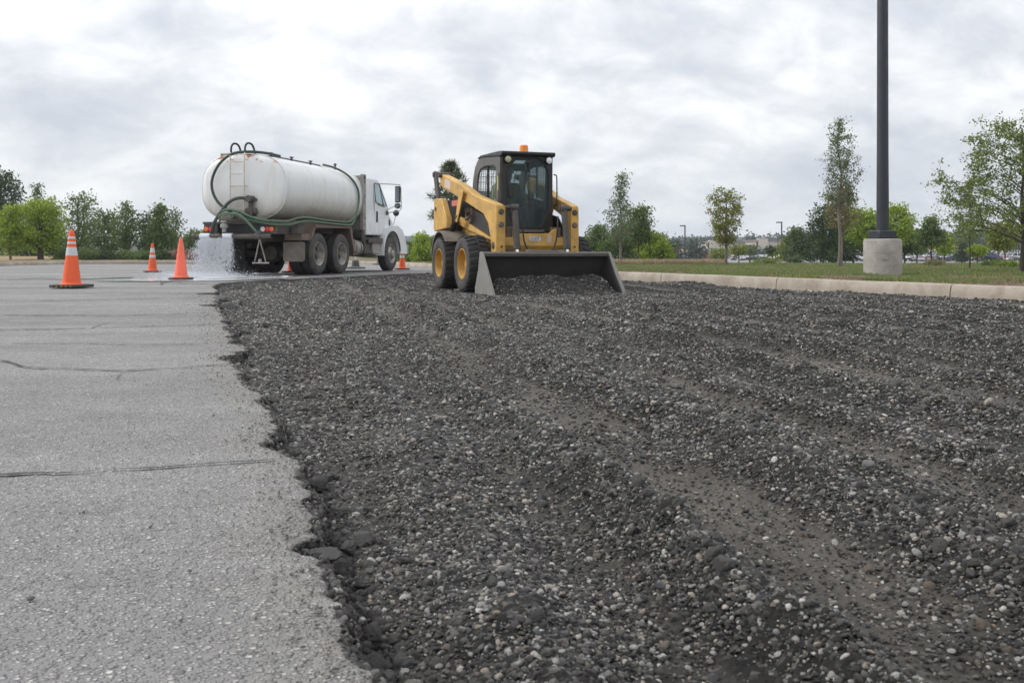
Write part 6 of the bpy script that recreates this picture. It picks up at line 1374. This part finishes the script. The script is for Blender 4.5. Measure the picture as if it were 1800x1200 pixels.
mb = MB(); mb.box(.40, .47, .28, .44, .62, 1.0); mb.box(.40, .47, -.44, -.34, .62, 1.0); sp_(mb, 'rusty_bracket', 'rust_steel', fp, bevel=.008)
mb = MB(); mb.box(.44, .64, -.62, .62, .20, .55); mb.box(.50, .80, -.5, .5, .44, .60); mb.box(.62, .70, -.62, -.3, .30, .60); mb.box(.62, .70, .3, .62, .30, .60); sp_(mb, 'quick_coupler', 'black', bevel=.01)
# engine hood behind the cab
mb = MB(); mb.prism([(-1.90, .5), (-1.90, 1.45), (-1.60, 1.62), (-1.30, 1.66), (-1.1, 1.5), (-1.1, .5)], -.50, .50); sp_(mb, 'engine_hood', 'black', bevel=.03)
mb = MB(); mb.cyl((-1.45, .2, 1.6), (-1.45, .2, 1.86), .045, 12); sp_(mb, 'exhaust_pipe', 'darksteel')
# cab
cab2 = empty('cab', (0, 0, 0), 0, skid)
fx0 = .15
yc0, yc1 = -.43, .43
side_out = [(.15, .96), (.13, 2.10), (-.84, 2.165), (-1.00, 2.13), (-1.14, 2.03), (-1.24, 1.86), (-1.30, 1.60), (-1.32, 1.20), (-.9, .96)]
side_in = [(-.10, 1.42), (-.06, 1.92), (-.14, 1.985), (-.60, 2.01), (-.86, 1.98), (-1.00, 1.88), (-1.04, 1.72), (-1.04, 1.62), (-.6, 1.50)]
def ring_prism(outer, inner, a, b, axis='y'):
    """plate with a hole: outer and inner loops resampled to the same count"""
    def rs(pts, n, cx, cz):
        out = []
        for k in range(n):
            an = 2 * math.pi * k / n; dx, dz = math.cos(an), math.sin(an); best = None
            for i in range(len(pts)):
                x1, z1 = pts[i][0] - cx, pts[i][1] - cz; x2, z2 = pts[(i + 1) % len(pts)][0] - cx, pts[(i + 1) % len(pts)][1] - cz
                den = dx * (z2 - z1) - dz * (x2 - x1)
                if abs(den) < 1e-9: continue
                t_ = (x1 * (z2 - z1) - z1 * (x2 - x1)) / den; s_ = (x1 * dz - z1 * dx) / den
                if t_ > 0 and -1e-6 <= s_ <= 1 + 1e-6: best = t_ if best is None else max(best, t_)
            best = best or .01; out.append((cx + dx * best, cz + dz * best))
        return out
    cx = sum(p[0] for p in inner) / len(inner); cz = sum(p[1] for p in inner) / len(inner); n = 72
    O, I = rs(outer, n, cx, cz), rs(inner, n, cx, cz); mb = MB()
    def mk(p, t): return (p[0], t, p[1]) if axis == 'y' else (t, p[0], p[1])
    vs = [mk(p, t) for t in (a, b) for L__ in (O, I) for p in L__]; fs = []
    for k in range(n):
        j = (k + 1) % n; fs += [(k, j, n + j, n + k), (2 * n + k, 3 * n + k, 3 * n + j, 2 * n + j), (k, 2 * n + k, 2 * n + j, j), (n + k, n + j, 3 * n + j, 3 * n + k)]
    return mb.add(vs, fs)
for s in (-1, 1):
    o = ring_prism(side_out, side_in, s * .395, s * .43).build('side_frame', M['cabgrey'], cab2, smooth=30, bevel=.006)
    mb = MB(); mb.prism(side_in, s * .400, s * .404); sp_(mb, 'side_glass', 'side_glass', o)
    mb = MB()
    for k in range(10):
        x = -1.00 + k * .10
        for sgn in (1,):
            pts = []
            mb.tube([(x, s * .424, 1.44 + max(0, (-x - .3)) * .25), (x, s * .424, 2.0 - max(0, -x - .75) * .6 - max(0, x + .12) * .9)], .0034, 4, cap=False)
    for k in range(13):
        z = 1.48 + k * .042; mb.tube([(-.07, s * .427, z - .02), (-1.02 + max(0, z - 1.85) * .9, s * .427, z + .05)], .0028, 4, cap=False)
    g_ = sp_(mb, 'side_grille', 'cabgrey', o, smooth=0)
    mb = MB(); mb.box(-.50, -.475, s * .405, s * .435, 1.50, 2.0); sp_(mb, 'window_divider', 'black', o)
    mb = MB(); mb.box(-.03, .14, s * .43, s * .437, 1.35, 2.02); q_ = sp_(mb, 'corner_post', 'cabgrey', o, bevel=.003)
    mb = MB(); mb.box(.02, .10, s * .437, s * .4385, 1.58, 1.80); M['yellowtape'] = mat('worn_yellow_decal', (.42, .42, .16), .5); sp_(mb, 'post_decal', 'yellowtape', o, smooth=0)
    for (x, z) in ((.08, 2.06), (-.72, 2.09), (-1.12, 1.9), (-1.2, 1.62), (.02, 1.46), (-.95, 1.5)):
        mb = MB(); mb.cyl((x, s * .43, z), (x, s * .437, z), .012, 8); sp_(mb, 'bolt', 'galv', o, smooth=0)
    mb = MB(); mb.tube(smooth_path([(.155, s * .455, 1.83), (.20, s * .475, 1.82), (.215, s * .48, 1.76), (.215, s * .48, 1.42), (.20, s * .475, 1.36), (.155, s * .455, 1.34)], 4), .010, 8); sp_(mb, 'grab_handle', 'black', cab2)
mb = MB(); mb.box(-1.30, -1.26, -.394, .394, 1.0, 1.5); mb.box(-1.05, -.98, -.394, .394, 1.98, 2.10); bk = sp_(mb, 'rear_frame', 'black', cab2)
mb = MB()
for k in range(7): y = -.30 + k * .10; mb.tube([(-1.28, y, 1.5), (-1.22, y, 1.9), (-1.02, y, 2.05)], .005, 4, cap=False)
for z in (1.58, 1.68, 1.78, 1.88): mb.tube([(-1.27 + (z - 1.5) * .12, -.39, z), (-1.27 + (z - 1.5) * .12, .39, z)], .004, 4, cap=False)
sp_(mb, 'rear_grille', 'cabgrey', cab2, smooth=0)
mb = MB(); mb.prism([(.25, 2.145), (.24, 2.170), (.1, 2.180), (-.80, 2.195), (-.96, 2.165), (-.96, 2.150), (-.84, 2.167), (.13, 2.102), (.20, 2.10), (.24, 2.115)], -.445, .445); rf = sp_(mb, 'roof', 'black', cab2, bevel=.01)
mb = MB(); mb.lathe([(0, .26), (.012, .26), (.03, .255), (.038, .24), (.038, .0), (0, 0)], 6, 'z'); 
# front door: dark frame with a big octagonal pane
fr_o = [(-.425, 1.00), (-.425, 2.10), (.425, 2.10), (.425, 1.00)]
fr_i = [(-.12, 1.00), (-.27, 1.12), (-.33, 1.28), (-.34, 1.80), (-.30, 1.92), (-.18, 2.04), (-.10, 2.065), (.12, 2.065), (.22, 2.04), (.33, 1.92), (.365, 1.80), (.36, 1.28), (.30, 1.12), (.22, 1.00)]
fr_i = [(p[0] * .97, p[1] + .02) for p in fr_i]; fr_o2 = [(-.425, .95), (-.425, 2.108), (.425, 2.108), (.425, .95)]
dr_ = ring_prism(fr_o2, fr_i, .150, .178, 'x').build('front_door', M['black'], cab2, smooth=30, bevel=.005)
mb = MB(); mb.prism(fr_i, .160, .165, 'x'); sp_(mb, 'front_glass', 'cab_glass', dr_)
mb = MB(); mb.tube([(.182, p[0] * 1.02, 1.52 + (p[1] - 1.52) * 1.015) for p in fr_i], .010, 6, closed=True); sp_(mb, 'glass_seal', 'rubber', dr_)
mb = MB(); mb.tube([(.20, .02, 2.02), (.20, .025, 1.85)], .012, 6); mb.box(.182, .215, -.03, .07, 2.0, 2.03); mb.tube([(.185, .025, 1.9), (.178, .03, 1.25)], .006, 5); sp_(mb, 'wiper', 'rubber', dr_)
mb = MB(); mb.box(.180, .20, -.315, -.245, 1.46, 1.68); sp_(mb, 'door_latch', 'black', dr_, bevel=.012)
mb = MB(); mb.box(.15, .20, -.30, .28, .925, .965); sp_(mb, 'door_sill', 'cabgrey', dr_, bevel=.006)
for s, c in ((-1, 'lamp_lens'), (1, 'white_lens')):
    mb = MB(); mb.lathe([(0, -.03), (.05, -.02), (.058, .01), (.058, .035), (.050, .04)], 20, 'x', (.20, s * .335 if s < 0 else .345, 2.045)); l_ = sp_(mb, 'work_light', 'black', cab2); mb = MB(); mb.lathe([(.050, .036), (.03, .046), (0, .050)], 20, 'x', (.20, s * .335 if s < 0 else .345, 2.045)); sp_(mb, 'lens', c, l_)
mb = MB(); mb.lathe([(0, 2.29), (.050, 2.288), (.066, 2.275), (.070, 2.19), (.070, 2.165), (0, 2.165)], 24, 'z', (.08, -.02, 0)); sp_(mb, 'beacon', 'beacon', cab2)
# interior
mb = MB(); mb.box(-.85, -.35, -.24, .24, 1.02, 1.14); mb.prism([(-.85, 1.10), (-.72, 1.12), (-.82, 1.72), (-.95, 1.72)], -.22, .22); mb.box(-.9, -.3, -.2, .2, .92, 1.02); sp_(mb, 'seat', 'black', cab2, bevel=.03)
mb = MB(); mb.box(-.4, -.2, -.38, -.27, 1.0, 1.3); mb.box(-.4, -.2, .27, .38, 1.0, 1.3); mb.cyl((-.28, -.32, 1.3), (-.25, -.32, 1.46), .02, 8); mb.cyl((-.28, .32, 1.3), (-.25, .32, 1.46), .02, 8); sp_(mb, 'control_consoles', 'cabgrey', cab2, bevel=.01)
mb = MB(); mb.box(-1.25, .14, -.394, .394, .93, .96); sp_(mb, 'cab_floor', 'black', cab2)
# bucket
bk_ = empty('bucket', (0, 0, 0), 0, skid)
BT = [(.67, .02), (.67, .08), (.80, .30), (.90, .60), (.945, .605), (1.02, .605), (1.02, .565), (.96, .555), (.86, .30), (.73, .10), (.72, .055), (1.48, .030), (1.50, .015), (1.48, .0), (.70, .0)]
mb = MB(); mb.prism([(.67, .04), (.66, .10), (.80, .34), (.88, .60), (.905, .60), (.83, .34), (.70, .11), (.71, .065), (1.47, .028), (1.50, .012), (1.47, .0), (.72, .02)], -.985, .985); sp_(mb, 'shell', 'bucket_shade', bk_, bevel=.004)
mb = MB(); mb.prism([(.86, .56), (.86, .625), (1.00, .622), (1.02, .60), (1.01, .555), (.99, .552)], -1.0, 1.0); sp_(mb, 'top_rail', 'bucket_rail', bk_, bevel=.006)
for s in (-1, 1):
    mb = MB(); mb.prism([(.66, .00), (.655, .10), (.80, .36), (.88, .625), (1.0, .625), (1.04, .58), (1.50, .06), (1.53, .0), (1.2, -.01)], s * .987, s * 1.007); sp_(mb, 'side_plate', 'bucket', bk_, bevel=.003)
    mb = MB(); mb.prism([(.70, .03), (.82, .34), (.90, .60), (.99, .60), (1.45, .05), (1.45, .03)], s * .9855, s * .983); sp_(mb, 'side_shade_sheet', 'bucket_shade', bk_)  # added dark sheet over the inner face, painting the shade inside the bucket
    mb = MB(); mb.prism([(1.0, .628), (1.03, .60), (1.53, .035), (1.535, .0), (1.49, .0), (1.48, .03), (.97, .60)], s * 1.008, s * 1.024); sp_(mb, 'side_cutter', 'bucket', bk_, bevel=.003)
mb = MB(); mb.box(1.36, 1.54, -.985, .985, -.008, .014); sp_(mb, 'cutting_edge', 'edge_steel', bk_, bevel=.003)
mb = MB(); mb.box(.84, .99, -.22, .22, .626, .645); mb.box(.9, .96, -.30, -.23, .626, .655); mb.box(.86, .90, .23, .33, .60, .65); sp_(mb, 'step_grip', 'bucket', bk_, bevel=.004)

# ================================================================== OPERATOR
def person(root_loc, rz, lb):
    root = empty('person', root_loc, rz); tag(root, lb, 'person')
    J = dict(pel=(0, 0, .10), wai=(0.02, 0, .28), che=(.03, 0, .46), nec=(.04, 0, .60), hea=(.06, 0, .72), top=(.05, 0, .83),
             ls=(.02, .18, .55), le=(.12, .27, .32), lw=(.34, .27, .26), lh=(.42, .27, .27), rs=(.02, -.18, .55), re=(.12, -.27, .32), rw=(.34, -.27, .26), rh=(.42, -.27, .27),
             lhip=(.02, .10, .08), lk=(.44, .12, .14), la=(.56, .12, -.24), lf=(.68, .12, -.28), rhip=(.02, -.10, .08), rk=(.44, -.12, .14), ra=(.56, -.12, -.24), rf=(.68, -.12, -.28))
    rad = dict(pel=.14, wai=.13, che=.15, nec=.055, hea=.085, top=.075, ls=.065, le=.048, lw=.032, lh=.036, rs=.065, re=.048, rw=.032, rh=.036, lhip=.095, lk=.068, la=.042, lf=.036, rhip=.095, rk=.068, ra=.042, rf=.036)
    E_ = [('pel', 'wai'), ('wai', 'che'), ('che', 'nec'), ('nec', 'hea'), ('hea', 'top'), ('che', 'ls'), ('ls', 'le'), ('le', 'lw'), ('lw', 'lh'), ('che', 'rs'), ('rs', 're'), ('re', 'rw'), ('rw', 'rh'), ('pel', 'lhip'), ('lhip', 'lk'), ('lk', 'la'), ('la', 'lf'), ('pel', 'rhip'), ('rhip', 'rk'), ('rk', 'ra'), ('ra', 'rf')]
    ks = list(J); me = bpy.data.meshes.new('body'); me.from_pydata([J[k] for k in ks], [(ks.index(a), ks.index(b)) for a, b in E_], [])
    o = link('body', me, None, root); md = o.modifiers.new('skin', 'SKIN'); sv = me.skin_vertices[0].data
    for i, k in enumerate(ks): sv[i].radius = (rad[k], rad[k]); sv[i].use_root = (k == 'pel')
    sb = o.modifiers.new('sub', 'SUBSURF'); sb.levels = 2; sb.render_levels = 2
    m, nt, b = new_mat('clothed_body'); sp2 = nt.nodes.new('ShaderNodeSeparateXYZ'); nt.links.new(coords(nt), sp2.inputs[0])
    c = mix(nt, math_(nt, 'GREATER_THAN', sp2.outputs[2], .19), (.04, .05, .08), (.30, .34, .09)); c = mix(nt, math_(nt, 'GREATER_THAN', sp2.outputs[2], .60), c, (.42, .25, .18)); c = mix(nt, math_(nt, 'MULTIPLY', math_(nt, 'GREATER_THAN', sp2.outputs[0], .33), math_(nt, 'GREATER_THAN', sp2.outputs[2], .2)), c, (.42, .25, .18))
    nt.links.new(c, b.inputs['Base Color']); b.inputs['Roughness'].default_value = .8; me.materials.append(m)
    mb = MB()
    for s in (-1, 1):
        for k in range(4): mb.tube([(.43, s * .27 + (k - 1.5) * .018, .28), (.475, s * .27 + (k - 1.5) * .019, .275), (.485, s * .27 + (k - 1.5) * .019, .245), (.46, s * .27 + (k - 1.5) * .018, .225)], [.010, .009, .009, .007], 6)
        mb.tube([(.40, s * .235, .285), (.44, s * .225, .275), (.465, s * .235, .255)], [.011, .010, .008], 6)
    mb.build('fingers', M['skin'], root)
    mb = MB(); mb.lathe([(.098, 0), (.104, .03), (.095, .075), (.06, .105), (0, .115)], 18, 'z', (.055, 0, .755)); mb.box(.12, .20, -.06, .06, .755, .765); mb.build('cap', M['hardhat'], root)
    mb = MB(); mb.tube([(.145, 0, .745), (.165, 0, .715), (.150, 0, .70)], [.010, .015, .010], 6); mb.build('nose', M['skin'], root)
    for s in (-1, 1): MB().lathe([(0, -.004), (.012, 0), (0, .004)], 8, 'x', (.142, s * .033, .748)).build('eye', M['black'], root)
    MB().box(.138, .146, -.022, .022, .672, .678).build('mouth', M['jeans'], root)
    return root
off = Vector((-.62, -.06)); loc = (.177 + off.x * SF[0] + off.y * SLV[0], 15.0 + off.x * SF[1] + off.y * SLV[1], GZ + 1.14)
person(loc, PH - math.pi / 2, 'operator in a yellow-green shirt and pale cap seated inside the loader cab')
